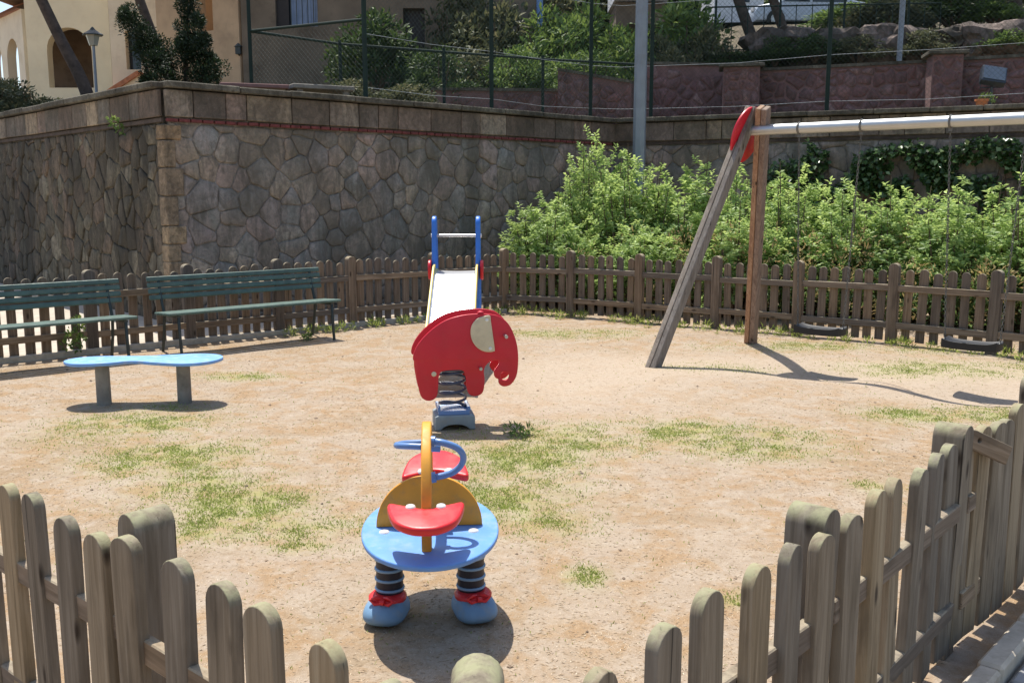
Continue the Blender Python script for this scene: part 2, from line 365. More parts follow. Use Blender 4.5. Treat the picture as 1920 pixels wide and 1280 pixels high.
def thing(name, label, cat, loc=(0, 0, 0), rotz=0, group=None):
    o = bpy.data.objects.new(name, None); COL.objects.link(o); o.location = loc; o.rotation_euler = (0, 0, rotz)
    o.empty_display_size = 0.1
    o['label'] = label; o['category'] = cat
    if group: o['group'] = group
    return o
def tag(o, label, cat, group=None):
    o['label'] = label; o['category'] = cat
    if group: o['group'] = group
    return o
def dup(root, loc, rotz=0, label=None, scale=None):
    def cp(o, par):
        c = o.copy(); COL.objects.link(c); c.parent = par
        for ch in [x for x in bpy.data.objects if x.parent == o]: cp(ch, c)
        return c
    r = cp(root, None); r.location = loc; r.rotation_euler = (0, 0, rotz)
    if scale: r.scale = scale
    if label: r['label'] = label
    return r

def catmull(pts, n=6, closed=True):
    out = []; k = len(pts)
    P = [Vector(p) for p in pts]
    rng = range(k) if closed else range(k-1)
    for i in rng:
        if closed: a, b, c, d = P[i-1], P[i], P[(i+1) % k], P[(i+2) % k]
        else: a, b, c, d = P[max(i-1, 0)], P[i], P[i+1], P[min(i+2, k-1)]
        for j in range(n):
            t = j/n
            out.append(0.5*((2*b)+(c-a)*t+(2*a-5*b+4*c-d)*t*t+(3*b-a-3*c+d)*t**3))
    if not closed: out.append(P[-1])
    return out

def plate(outline, th, holes=(), bev=0.0, R=None, smooth=50):
    """flat board cut to an outline (in its own xy plane), th thick"""
    cu = bpy.data.curves.new('c', 'CURVE'); cu.dimensions = '2D'; cu.fill_mode = 'BOTH'
    for ps in [outline]+list(holes):
        sp = cu.splines.new('POLY'); sp.points.add(len(ps)-1)
        for i, p in enumerate(ps): sp.points[i].co = (p[0], p[1], 0, 1)
        sp.use_cyclic_u = True
    cu.extrude = th/2-bev
    if bev: cu.bevel_depth = bev; cu.bevel_resolution = 2; cu.offset = -bev
    o = bpy.data.objects.new('c', cu); me = bpy.data.meshes.new_from_object(o)
    bpy.data.objects.remove(o); bpy.data.curves.remove(cu)
    me.materials.clear()
    b = bmesh.new(); b.from_mesh(me); bmesh.ops.remove_doubles(b, verts=b.verts, dist=1e-5); b.to_mesh(me); b.free()
    if R is not None: me.transform(R)
    smooth_mesh(me, smooth)
    return me
UP = Matrix.Rotation(PI/2, 4, 'X')       # stands a plate up: its y becomes z, its thickness runs along y

def circle(r, n=32, c=(0, 0), sx=1, sy=1): return [(c[0]+r*sx*math.cos(2*PI*i/n), c[1]+r*sy*math.sin(2*PI*i/n)) for i in range(n)]

def leaves(name, C, D, N, L, W, tint, fold=0.15):
    """many leaves in one mesh: centres C, directions D, side vectors N (numpy), lengths, widths"""
    n = len(C); D = D/np.linalg.norm(D, axis=1)[:, None]
    Sd = np.cross(D, N); Sd /= (np.linalg.norm(Sd, axis=1)[:, None]+1e-9); Nn = np.cross(Sd, D)
    L = L[:, None]; W = W[:, None]
    v = np.empty((n, 4, 3), dtype=np.float32)
    v[:, 0] = C; v[:, 1] = C+D*L*0.45+Sd*W*0.5+Nn*W*fold; v[:, 2] = C+D*L-Nn*L*0.12; v[:, 3] = C+D*L*0.45-Sd*W*0.5+Nn*W*fold
    me = bpy.data.meshes.new(name); me.vertices.add(n*4); me.vertices.foreach_set('co', v.ravel())
    idx = np.arange(n)*4
    tri = np.stack([idx, idx+1, idx+2, idx, idx+2, idx+3], 1).astype(np.int32).ravel()
    me.loops.add(n*6); me.loops.foreach_set('vertex_index', tri)
    me.polygons.add(n*2); me.polygons.foreach_set('loop_start', (np.arange(n*2)*3).astype(np.int32))
    me.update(calc_edges=True)
    a = me.attributes.new('tint', 'FLOAT', 'FACE'); a.data.foreach_set('value', np.repeat(tint, 2).astype(np.float32))
    return me

def unit(rg, n):
    a = rg.normal(size=(n, 3)); return a/np.linalg.norm(a, axis=1)[:, None]

def clumps(name, centres, rad, per, L, Wd, rg, up=0.3, sq=1.0, tint_shift=0.0):
    """leaf clumps round given centres; the leaves point away from the clump's middle"""
    C = np.repeat(np.array(centres, dtype=float), per, 0); R = np.repeat(np.array(rad, dtype=float), per)
    ct = np.repeat(rg.uniform(-0.22, 0.22, len(centres)), per)
    u = unit(rg, len(C)); rr = rg.uniform(0.25, 1, len(C))**0.6
    P = C+u*(R*rr)[:, None]*np.array([1, 1, sq])
    D = u+rg.normal(size=u.shape)*0.5; D[:, 2] += up
    N = u*0.6+np.array([0, 0, 0.8])+rg.normal(size=u.shape)*0.5
    t = np.clip(0.42+ct+rg.normal(size=len(C))*0.16+0.12*u[:, 2]+tint_shift, 0, 1)
    return leaves(name, P, D, N, rg.uniform(0.6, 1.15, len(C))*L, rg.uniform(0.7, 1.2, len(C))*Wd, t)

# ------------------------------------------------------------------ ground
PATCH = [(-2.9, 7.06, 0.47, 0.42, .55), (-2.23, 6.18, 0.41, 0.32, .8), (-1.54, 5.24, 0.3, 0.24, 1.0), (-1.59, 4.89, 0.25, 0.19, .7), (-1.05, 4.85, 0.3, 0.16, .7),
 (0.0, 6.31, 0.4, 0.45, .75), (-0.03, 5.39, 0.34, 0.38, .8), (0.46, 6.7, 0.45, 0.36, .7), (1.1, 6.9, 0.46, 0.28, .75), (1.66, 6.62, 0.4, 0.33, .85),
 (0.15, 5.0, 0.23, 0.22, .5), (0.66, 11.9, 0.71, 0.35, .5), (3.12, 7.41, 0.3, 0.22, .8), (3.84, 7.5, 0.33, 0.28, .7),
 (4.4, 9.51, 0.79, 0.35, .6), (2.09, 9.51, 0.42, 0.24, .4), (-2.62, 9.08, 0.3, 0.16, .6), (0.34, 4.21, 0.07, 0.09, .7), (0.98, 3.97, 0.05, 0.06, .6),
 (2.17, 5.54, 0.12, 0.1, .6), (3.3, 10.85, 0.72, 0.3, .5), (-2.76, 7.69, 0.34, 0.14, .45), (-1.04, 4.58, 0.12, 0.07, .8), (4.83, 10.6, 0.6, 0.23, .5), (-1.9, 5.6, .35, .3, .6), (-0.75, 4.8, .15, .2, .5)]
SAND = [(4.0, 8.35, 0.95, 0.42), (3.0, 9.35, 0.85, 0.40), (2.4, 9.6, 1.4, 0.7), (4.6, 9.2, 1.2, 0.8), (0.6, 9.0, 1.2, 1.6)]
def green(x, y):
    g = 0
    for (a, b, c, d, k) in PATCH:
        q = ((x-a)/c)**2+((y-b)/d)**2
        if q < 6: g = max(g, k*math.exp(-q*0.75))
    nn = noise.noise((x*1.7, y*1.7, 3.1))+0.6*noise.noise((x*5, y*5, 8.2))
    return max(0.0, min(1.0, g*(1.15+1.1*nn)+0.03))
def sand(x, y):
    return min(1, sum(math.exp(-(((x-a)/c)**2+((y-b)/d)**2)) for a, b, c, d in SAND))
def gz(x, y):
    z = 0.018*noise.noise((x*0.5, y*0.5, 0.3))+0.010*noise.noise((x*1.7, y*1.7, 5))
    z -= 0.075*math.exp(-(((x-3.07)/0.55)**2+((y-9.3)/0.4)**2))+0.09*math.exp(-(((x-4.1)/0.65)**2+((y-8.3)/0.42)**2))
    z += 0.03*math.exp(-(((x-2.2)/0.9)**2+((y-9.0)/0.5)**2))
    return z
def grid_mesh(xs, ys, zf, attrs=()):
    nx, ny = len(xs), len(ys); vs = [(x, y, zf(x, y)) for y in ys for x in xs]
    fs = [(j*nx+i, j*nx+i+1, (j+1)*nx+i+1, (j+1)*nx+i) for j in range(ny-1) for i in range(nx-1)]
    me = bpy.data.meshes.new('grid'); me.from_pydata(vs, [], fs); me.update()
    me.polygons.foreach_set('use_smooth', [True]*len(fs))
    for nm, fn in attrs:
        a = me.attributes.new(nm, 'FLOAT', 'POINT'); a.data.foreach_set('value', [fn(v[0], v[1]) for v in vs])
    return me
def spaced(a, b, s):
    n = int((b-a)/s); return [a+(b-a)*i/n for i in range(n+1)]
xs = [-900, -200, -60, -25, -14]+spaced(-9, 8, 0.07)+[12, 20, 60, 200, 900]
ys = [-300, -40, -8, -2]+spaced(0.5, 14.5, 0.07)+[18, 24, 60, 200, 900]
def gz_in(x, y): return gz(x, y) if (-9.01 < x < 8.01 and 0.49 < y < 14.51) else -0.01
obj('ground', grid_mesh(xs, ys, gz_in, (('green', lambda x, y: green(x, y) if abs(x) < 9 and 0 < y < 15 else 0), ('sand', sand))), M['ground'], kind='structure')

WALLC = [(-40, 51.6), (-9.7, 18.4), (-4.5, 12.7), (2.0, 19.2), (12.0, 14.0), (40, -0.5)]
def wall_y(x):
    for (a, b), (c, d) in zip(WALLC, WALLC[1:]):
        if a <= x <= c: return b+(d-b)*(x-a)/(c-a)
    return 52
def terr(x, v):
    z = 2.92+0.105*max(0, min(v, 15)-1.5)+0.05*noise.noise((x*0.4, v*0.4, 1))
    if v > 15: z -= 0.02*(v-15)
    return z
txs = spaced(-40, 40, 0.8); tvs = [0.3, 0.8, 1.5]+spaced(2.2, 16, 0.9)+[20, 28, 45, 80, 160]
txs = sorted(set(txs+[-4.5, 2.0]))
vs = [(x, wall_y(x)+v, terr(x, v)) for v in tvs for x in txs]; nx = len(txs)
fs = [(j*nx+i, j*nx+i+1, (j+1)*nx+i+1, (j+1)*nx+i) for j in range(len(tvs)-1) for i in range(nx-1)]
me = bpy.data.meshes.new('terrace'); me.from_pydata(vs, [], fs); me.update()
obj('terrace_ground', me, M['soil'], kind='structure')
def tz(x, y): return terr(x, max(0.3, y-wall_y(x)))

# path between the left fence and the stone wall, and paving outside the near fence
mb = MB(); mb.add([(-12, 7.0, .012), (-6.6, 9.1, .012), (-1.2, 13.9, .012), (0.3, 17.4, .012), (-4.5, 12.72, .012), (-12, 20.8, .012)], [(0, 1, 4, 5), (1, 2, 3, 4)])
obj('path', mb, M['path'], kind='structure')
# raised bank with the upper road, right
mb = MB(); bx = spaced(4.5, 34, 1.5); by = [25.2, 26.5, 28, 31, 34, 44, 60]; bzs = [3.6, 5.7, 5.95, 6.6, 7.3, 7.6, 7.8]
vs = [(x, y-0.15*(x-4.5)*0.6, z+0.15*noise.noise((x, y, 0)) - (0.9*max(0, (7-x))/2.5 if z > 4 else 0)) for y, z in zip(by, bzs) for x in bx]; nx = len(bx)
mb.add(vs, [(j*nx+i, j*nx+i+1, (j+1)*nx+i+1, (j+1)*nx+i) for j in range(len(by)-1) for i in range(nx-1)])
obj('bank', mb, M['soil'], kind='structure')

# ------------------------------------------------------------------ grass, straw
rg = np.random.default_rng(11)
def scatter_ground(n, xr, yr, dens):
    out = []
    while len(out) < n:
        for _ in range(4000):
            # more pieces near the camera, where they can be told apart
            y = yr[0]+(yr[1]-yr[0])*rnd.random()**1.5
            hw = 0.58*y+0.6; x = rnd.uniform(-hw, hw)
            if x < -1.02*max(0, y)-0.3 and False: continue
            if rnd.random() < dens(x, y): out.append((x, y))
    return out[:n]
def inside(x, y):
    if y < 13.9+x*0.85*(1 if x < 0 else 0)-max(0, x)*0.70 and y > 1.75+abs(x+0.02)*1.0: return True
    return False
pts = scatter_ground(44000, None, (1.7, 13.5), lambda x, y: (green(x, y)**1.6*1.2*max(0.12, 0.75+1.6*noise.noise((x*7, y*7, 2.2)))) if inside(x, y) else 0)
G = np.array([(x, y, gz(x, y)-0.002) for x, y in pts]); n = len(G)
D = rg.normal(size=(n, 3))*0.75; D[:, 2] = 1
near = np.clip(1.2-G[:, 1]/12, 0.5, 1)
me = leaves('grass', G, D, rg.normal(size=(n, 3))*[1, 1, .2], rg.uniform(0.008, 0.024, n), rg.uniform(0.003, 0.006, n)*(0.7+G[:, 1]/12), np.clip(rg.normal(0.5, 0.22, n), 0, 1))
obj('grass', me, M['grass'], kind='stuff')
pts = scatter_ground(52000, None, (1.7, 13.0), lambda x, y: (1.0-0.85*sand(x, y)-0.5*green(x, y))*(0.35+0.65*max(0, noise.noise((x*1.3, y*1.3, 9))+0.5)) if inside(x, y) else 0)
G = np.array([(x, y, gz(x, y)+0.0015) for x, y in pts]); n = len(G)
D = rg.normal(size=(n, 3)); D[:, 2] = rg.normal(size=n)*0.03
N = rg.normal(size=(n, 3))*0.15; N[:, 2] = 1
me = leaves('straw', G, D, N, rg.uniform(0.010, 0.034, n), rg.uniform(0.0015, 0.0035, n)*(0.7+G[:, 1]/9), np.clip(rg.normal(0.5, 0.27, n), 0, 1))
obj('dry_grass', me, M['straw'], kind='stuff')
peb = MB()                                                # pebbles, crumbs of bark and dead leaves lying about
for _ in range(260):
    y = 1.7+11.5*rnd.random()**1.4; x = rnd.uniform(-0.58*y-.5, 0.58*y+.5)
    if not inside(x, y): continue
    r_ = rnd.uniform(0.003, 0.011)*(1+y*0.05); q = [Vector((x, y, gz(x, y)+r_*0.3))+Vector((rnd.uniform(.6, 1.3)*a_*r_, rnd.uniform(.6, 1.3)*b_*r_, c_*r_*.6)) for a_, b_, c_ in ((1, 0, 0), (-1, 0, 0), (0, 1, 0), (0, -1, 0), (0, 0, 1), (0, 0, -1))]
    peb.add(q, [(0, 2, 4), (2, 1, 4), (1, 3, 4), (3, 0, 4), (2, 0, 5), (1, 2, 5), (3, 1, 5), (0, 3, 5)])
obj('pebbles', peb, M['peb'], kind='stuff')
# weeds at the foot of the far fence
W = []
def along(pts, s):
    out = []
    for a, b in zip(pts, pts[1:]):
        a = Vector(a); b = Vector(b); k = max(1, int((b-a).length/s)); out += [a+(b-a)*i/k for i in range(k)]
    out.append(Vector(pts[-1])); return out
FL = [(-7.0, 8.15), (-6.2, 8.9), (-5.4, 9.65), (-4.6, 10.4), (-3.76, 11.1), (-2.89, 11.8), (-2.10, 12.5), (-1.1, 13.3), (-0.12, 14.0)]
FR = [(-0.12, 14.0), (0.84, 13.6), (1.74, 13.05), (2.65, 12.4), (3.52, 11.75), (4.43, 11.1), (5.24, 10.35), (6.0, 9.6), (6.8, 8.75), (7.5, 7.9)]
wc = []; wr = []
for p in along(FL[5:]+FR[1:], 0.07):
    if rnd.random() < 0.7:
        q = p+Vector((rnd.gauss(-0.06 if p.x > 0 else 0.14, 0.10), rnd.gauss(-0.2, 0.10))); wc.append((q.x, q.y, gz(q.x, q.y)+0.03)); wr.append(rnd.uniform(0.03, 0.09))
obj('weeds', clumps('weeds', wc, wr, 34, 0.07, 0.012, rg, up=1.0), M['grass'], kind='stuff')

# ------------------------------------------------------------------ retaining walls of rubble stone
def clip_poly(poly, px, py, nx_, ny_):
    out = []
    for i in range(len(poly)):
        a = poly[i-1]; b = poly[i]; da = (a[0]-px)*nx_+(a[1]-py)*ny_; db = (b[0]-px)*nx_+(b[1]-py)*ny_
        if da <= 0: 
            if db <= 0: out.append(b)
            else: t = da/(da-db); out.append((a[0]+(b[0]-a[0])*t, a[1]+(b[1]-a[1])*t))
        elif db <= 0:
            t = da/(da-db); out.append((a[0]+(b[0]-a[0])*t, a[1]+(b[1]-a[1])*t)); out.append(b)
    return out
def voronoi(u0, u1, v0, v1, cell, r, gap=0.012, asp=1.0, uneven=0.0):
    if uneven:
        N = int((u1-u0+2*cell)*(v1-v0+2*cell)/(cell*cell*asp)*1.15); P = []
        tries = 0
        while len(P) < N and tries < N*40:                # random seeds kept apart by uneven distances
            tries += 1
            q = (r.uniform(u0-cell, u1+cell), r.uniform(v0-cell, v1+cell)); m = cell*r.choice((0.42, 0.55, 0.8, 1.0))
            if all(((q[0]-a[0])*0.9)**2+((q[1]-a[1])/asp)**2 > (0.5*(m+a[2]))**2 for a in P if abs(q[0]-a[0]) < cell*1.3): P.append((q[0], q[1], m))
        out = []
        for p in P:
            poly = [(u0, v0), (u1, v0), (u1, v1), (u0, v1)]; g = gap/2*r.uniform(0.4, 1.8)
            for q in sorted((q for q in P if q is not p and abs(q[0]-p[0]) < cell*3 and abs(q[1]-p[1]) < cell*3), key=lambda q: (q[0]-p[0])**2+(q[1]-p[1])**2)[:26]:
                nx_, ny_ = q[0]-p[0], q[1]-p[1]; L = math.hypot(nx_, ny_); nx_ /= L; ny_ /= L
                f = 0.5+0.16*(p[2]-q[2])/cell
                poly = clip_poly(poly, p[0]+(q[0]-p[0])*f-nx_*g, p[1]+(q[1]-p[1])*f-ny_*g, nx_, ny_)
                if len(poly) < 3: break
            if len(poly) < 3: continue
            ar = abs(sum(poly[k-1][0]*poly[k][1]-poly[k][0]*poly[k-1][1] for k in range(len(poly))))/2
            if ar > 0.0015: out.append(poly)
        return out
    pts = {}; nu = max(1, round((u1-u0)/cell)); nv = max(1, round((v1-v0)/(cell*asp)))
    du = (u1-u0)/nu; dv = (v1-v0)/nv
    for i in range(-3, nu+3):
        for j in range(-3, nv+3):
            pts[i, j] = (u0+(i+0.5+r.uniform(-.62, .62)+(0.3 if j % 2 else -0.1))*du, v0+(j+0.5+r.uniform(-.62, .62))*dv)
    out = []
    for i in range(-2, nu+2):
        for j in range(-2, nv+2):
            p = pts[i, j]; poly = [(u0, v0), (u1, v0), (u1, v1), (u0, v1)]
            g = gap/2*r.uniform(0.5, 1.5)
            for di in (-2, -1, 0, 1, 2):
                for dj in (-2, -1, 0, 1, 2):
                    q = pts.get((i+di, j+dj))
                    if q is None or (di == 0 and dj == 0): continue
                    nx_, ny_ = q[0]-p[0], q[1]-p[1]; L = math.hypot(nx_, ny_)
                    if L < 1e-6: continue
                    nx_ /= L; ny_ /= L
                    poly = clip_poly(poly, (p[0]+q[0])/2-nx_*g, (p[1]+q[1])/2-ny_*g, nx_, ny_)
                    if len(poly) < 3: break
                if len(poly) < 3: break
            if len(poly) < 3: continue
            ar = abs(sum(poly[k-1][0]*poly[k][1]-poly[k][0]*poly[k-1][1] for k in range(len(poly))))/2
            if ar < 0.002: continue
            out.append(poly)
    return out
def stone_mesh(poly, depth, r, name='stone'):
    """a low rounded stone: poly in (u, z), face towards -y"""
    k = len(poly); P = []
    for i in range(k):                                   # cut the corners so the outline rounds off
        a, b, c = poly[i-1], poly[i], poly[(i+1) % k]; t = r.uniform(0.06, 0.2)
        P.append((b[0]+(a[0]-b[0])*t, b[1]+(a[1]-b[1])*t)); P.append((b[0]+(c[0]-b[0])*t, b[1]+(c[1]-b[1])*t))
    Q = []
    for i in range(len(P)):
        a, b = P[i], P[(i+1) % len(P)]; Q.append(a)
        L_ = math.hypot(b[0]-a[0], b[1]-a[1])
        if L_ > 0.09:
            o_ = r.uniform(-.09, .04)*L_; Q.append(((a[0]+b[0])/2-(b[1]-a[1])/L_*o_*-1, (a[1]+b[1])/2+(b[0]-a[0])/L_*o_*-1))
    P = Q
    cx = sum(p[0] for p in P)/len(P); cz = sum(p[1] for p in P)/len(P); n = len(P)
    rings = []
    tu, tv = r.uniform(-.05, .05), r.uniform(-.05, .05)
    for s, y in ((1.0, 0.02), (0.985, -depth*0.5), (0.90, -depth)):
        rings += [((p[0]-cx)*s, y+((p[0]-cx)*tu+(p[1]-cz)*tv if y < 0 else 0), (p[1]-cz)*s) for p in P]
    fs = []
    for a in (0, 1):
        for i in range(n):
            j = (i+1) % n; fs.append((a*n+i, a*n+j, (a+1)*n+j, (a+1)*n+i))
    fs.append(tuple(range(2*n, 3*n)))
    me = bpy.data.meshes.new(name); me.from_pydata(rings, [], fs); me.update()
    me.polygons.foreach_set('use_smooth', [True]*len(fs))
    return me, cx, cz
def rubble(root, L, z0, z1, cell, material, seed, depth=0.03, limit=300, asp=0.85, u0=0.0):
    r = random.Random(seed); polys = voronoi(u0, L, z0, z1, cell, r, 0.008, asp, 1.0)
    polys.sort(key=lambda p: -max(q[1] for q in p))
    rest = MB()
    for k, poly in enumerate(polys):
        me, cx, cz = stone_mesh(poly, depth*r.uniform(0.3, 2.2), r)
        if k < limit: obj('stone', me, material, root, (cx, 0, cz))
        else:
            rest.add([(v.co.x+cx, v.co.y, v.co.z+cz) for v in me.vertices], [tuple(p.vertices) for p in me.polygons])
    if rest.v: obj('small_stones', rest, material, root, kind='stuff')
def oriented(name, label, A, B):
    d = Vector((B[0]-A[0], B[1]-A[1])); t = thing(name, label, 'wall', (A[0], A[1], 0), math.atan2(d.y, d.x)); return t, d.length
def masonry(A, B, label, mstone, seed, brick=True, cell=0.38, vis=None):
    t, L = oriented('retaining_wall', label, A, B); r = random.Random(seed)
    mb = MB(); mb.box((L/2, 0.26, 1.53), (L-0.12, 0.5, 3.07)); obj('wall_core', mb, mstone, t)
    Lv = vis or L
    rubble(t, Lv, 0.0, 2.63, cell, mstone, seed, 0.010)
    x = 0.0
    while x < Lv:                                        # band of squared blocks under the coping
        wd = r.uniform(0.28, 0.75); wd = min(wd, Lv-x)
        if wd > 0.05:
            me = MB(); me.box((0, 0, 0), (wd-0.012, 0.05, 0.345), jit=0.004); m_ = bevel_mesh(me.mesh('b'), 0.01, 1)
            obj('frieze_block', m_, M['frieze'], t, (x+wd/2, -0.035-r.uniform(0, .008), 2.885))
        x += wd
    if brick:
        bm_ = MB(); bm_.box((0, 0, 0), (0.148, 0.05, 0.042)); bme = bevel_mesh(bm_.mesh('brick'), 0.005, 1)
        x = 0.09; pitch = 0.168
        while x < Lv-0.05:
            obj('brick', bme, M['brick'], t, (x, -0.035, 2.672+r.uniform(-.003, .003)), (0, r.uniform(-.02, .02), 0)); x += pitch
    else:
        bm_ = MB(); bm_.box((Lv/2, -0.02, 2.672), (Lv, 0.03, 0.05)); obj('string_course', bm_, M['bark'], t)
    x = 0.0
    while x < L:
        wd = min(r.uniform(0.75, 1.15), L-x)
        me = MB(); me.box((0, 0, 0), (wd-0.008, 0.68, 0.085), jit=0.004)
        obj('coping_slab', bevel_mesh(me.mesh('c'), 0.014, 1), M['coping'], t, (x+wd/2, 0.2, 3.115+r.uniform(-.004, .004))); x += wd
    return t, L
LW_A, LW_B = (-12.2, 21.14), (-4.5, 12.7)
wl, Ll = masonry(LW_A, LW_B, 'stone retaining wall, stains and dimmer skylight in its dark colour, running left of the corner behind the benches', M['stone_left_dim'], 3, False, 0.36)
wm, Lm = masonry((-4.5, 12.7), (2.0, 19.2), 'brown rubble stone retaining wall with red brick line behind the slide', M['stone'], 4, True, 0.37)
wr_, Lr = masonry((2.0, 19.2), (12.0, 14.0), 'stone retaining wall hung with ivy behind the bright green shrubs', M['stone'], 5, False, 0.42, vis=8.5)
z = 0.02
qr = random.Random(2)
k = 0
while z < 2.6:
    h = qr.uniform(0.22, 0.42); h = min(h, 2.62-z); me = MB(); wd = 0.26 if k % 2 else 0.17
    me.box((0, 0, 0), (wd, 0.2, h-0.014), jit=0.008)
    obj('quoin', bevel_mesh(me.mesh('q'), 0.014, 1), M['quoin'], wm, (wd/2-0.05, 0.045, z+h/2)); z += h; k += 1

# ------------------------------------------------------------------ wooden picket fences
def picket_mesh(wd, th, h, seed, z0=0.035):
    r = random.Random(seed); n = 9; prof = [(-wd/2, z0), (wd/2, z0)]
    rx = wd/2; rz = wd/2*r.uniform(0.85, 1.1)
    for i in range(n+1):
        a = PI*i/n; prof.append((rx*math.cos(a), h-rz+rz*math.sin(a)))
    prof = [(x+0.004*math.sin(z*4+seed), z) for x, z in prof]
    me = plate(prof, th, bev=0.003, R=UP, smooth=38)
    tw = r.uniform(-.06, .06); lean = r.uniform(-.01, .01)
    for v in me.vertices:
        v.co.y += lean*v.co.z+tw*v.co.x*v.co.z
    return me
PV = [picket_mesh(0.097, 0.034, 0.86+dz, i) for i, dz in enumerate((0, .008, -.012, .015, -.006, 0.004))]
PVf = [picket_mesh(0.094, 0.026, 0.86+dz, i+9) for i, dz in enumerate((0, .01, -.015, .018))]
POSTM = picket_mesh(0.10, 0.115, 0.90, 30, 0.0)
POSTF = picket_mesh(0.115, 0.09, 0.93, 31, 0.0)
CEN = Vector((0, 6.0))
def place_board(me, p, d, off, mtl, parent, name='picket', r=rnd, jit=1.0):
    n = Vector((-d.y, d.x)); 
    if n.dot(CEN-p) < 0: n = -n
    q = p+n*off
    o = obj(name, me, mtl, parent, (q.x, q.y, gz_in(q.x, q.y)-0.0), (r.gauss(0, .008)*jit, r.gauss(0, .009)*jit, math.atan2(d.y, d.x)+r.gauss(0, .03)*jit+(PI if r.random() < .5 else 0)))
    s = r.uniform(0.94, 1.05) if name == 'picket' else 1
    o.scale = (s*(1.22 if (name == 'picket' and p.x > 0.9 and p.y < 5) else 1), 1, 1+r.uniform(-.012, .012)); return o
def rails(root, posts, off, zs, mtl, th=0.032, ht=0.075):
    for a, b in zip(posts, posts[1:]):
        a = Vector(a); b = Vector(b); d = (b-a); L = d.length; d.normalize(); n = Vector((-d.y, d.x))
        if n.dot(CEN-a) < 0: n = -n
        m = (a+b)/2+n*off
        for zz in zs:
            me = MB(); me.box((0, 0, 0), (L-0.10, th, ht), jit=0.003)
            o = obj('rail', bevel_mesh(me.mesh('rail'), 0.004, 1), mtl, root, (m.x, m.y, zz+rnd.uniform(-.012, .012)), (0, rnd.uniform(-.008, .008), math.atan2(d.y, d.x)))
def far_fence(label, P, seed, mtl):
    r = random.Random(seed); t = thing('picket_fence', label, 'fence', (0, 0, 0), 0, 'weathered picket fencing round the playground')
    for p in P:
        p = Vector(p); i = P.index((p.x, p.y)) if (p.x, p.y) in P else 0
    for i, p in enumerate(P):
        a = Vector(P[max(0, i-1)]); b = Vector(P[min(len(P)-1, i+1)]); d = (b-a).normalized()
        place_board(POSTF, Vector(p), d, 0.0, mtl, t, 'post', r, 0.6)
    rails(t, P, 0.02, (0.22, 0.64), M['rail_wood'])
    for a, b in zip(P, P[1:]):
        a = Vector(a); b = Vector(b); L = (b-a).length; d = (b-a)/L; n = round(L/0.148)
        for k in range(1, n):
            if r.random() < 0.015: continue
            place_board(r.choice(PVf), a+d*(L*(k/n)+r.uniform(-.008, .008)), d, -0.022, mtl, t, 'picket', r)
    return t
far_fence('weathered picket fence running from behind the green benches to the slide', FL, 1, M['wood_far'])
far_fence('weathered picket fence in front of the bright green shrubs, behind the swings', FR[1:], 2, M['wood_far'])
# the stretch joining the two at the corner belongs to the right-hand run
t = [o for o in bpy.data.objects if o.name.startswith('picket_fence')][-1]
rails(t, [FR[0], FR[1]], 0.02, (0.22, 0.64), M['rail_wood'])
a, b = Vector(FR[0]), Vector(FR[1]); 
for k in range(1, 7): place_board(PVf[k % 4], a+(b-a)*k/7, (b-a).normalized(), -0.022, M['wood_far'], t)

NP = [(-1.98, 3.2), (-1.84, 3.09), (-1.70, 2.98), (-1.55, 2.86), (-1.41, 2.74), (-1.26, 2.6), (-1.12, 2.47), (-0.98, 2.35), (-0.82, 2.22), (-0.67, 2.08), (-0.53, 1.95), (-0.37, 1.81), (-0.22, 1.665), (-0.09, 1.52), (0.05, 1.575), (0.17, 1.71), (0.31, 1.87), (0.44, 2.03), (0.58, 2.17), (0.71, 2.33), (0.83, 2.47), (0.96, 2.61), (1.09, 2.76), (1.21, 2.91), (1.33, 3.06), (1.46, 3.21), (1.58, 3.36), (1.70, 3.49), (1.79, 3.58), (1.90, 3.68), (2.0, 3.78), (2.11, 3.90), (2.23, 4.03), (2.36, 4.16), (2.5, 4.3)]
nf = thing('picket_fence', 'nearest weathered picket fence with mossy rounded tops curving round the foreground', 'fence', (0, 0, 0), 0, 'weathered picket fencing round the playground')
for i, p in enumerate(NP):
    a = Vector(NP[max(0, i-1)]); b = Vector(NP[min(len(NP)-1, i+1)]); d = (b-a).normalized()
    place_board(PV[(i*5+i//3) % 6], Vector(p), d, 0.0, M['wood_near'], nf)
NPOST = [(-2.05, 3.33), (-0.99, 2.43), (-0.055, 1.60), (0.83, 2.53), (1.645, 3.47), (2.45, 4.34)]
for i, p in enumerate(NPOST):
    a = Vector(NPOST[max(0, i-1)]); b = Vector(NPOST[min(5, i+1)]); d = (b-a).normalized()
    o = place_board(POSTM, Vector(p), d, 0.02, M['wood_near'], nf, 'post', rnd, 0.5)
rails(nf, NPOST, -0.035, (0.2, 0.58), M['rail_wood'], 0.035, 0.07)
# the short catch board screwed across the gate
me = plate([(-.10, -.036)]+[(.10, -.036), (.10, .036), (-.10, .036)]+[(-.10-.036*math.sin(PI*i/8), .036*math.cos(PI*i/8)) for i in range(1, 8)], 0.03, [circle(0.010, 10, (-0.07, 0.006))], 0.003, R=UP)
lt = obj('catch_board', me, M['rail_wood'], nf, (1.80, 3.52, 0.80), (0, math.radians(24), math.radians(20)))
mb = MB(); mb.lathe([(0.0005, -.004), (0.011, -.004), (0.011, .004), (0.0005, .004)], 10, R=Matrix.Rotation(PI/2, 3, 'X')); obj('hole_shade', mb, M['hole'], lt, (-0.07, 0.006, 0.006))  # black disc painting in the shade inside the hole

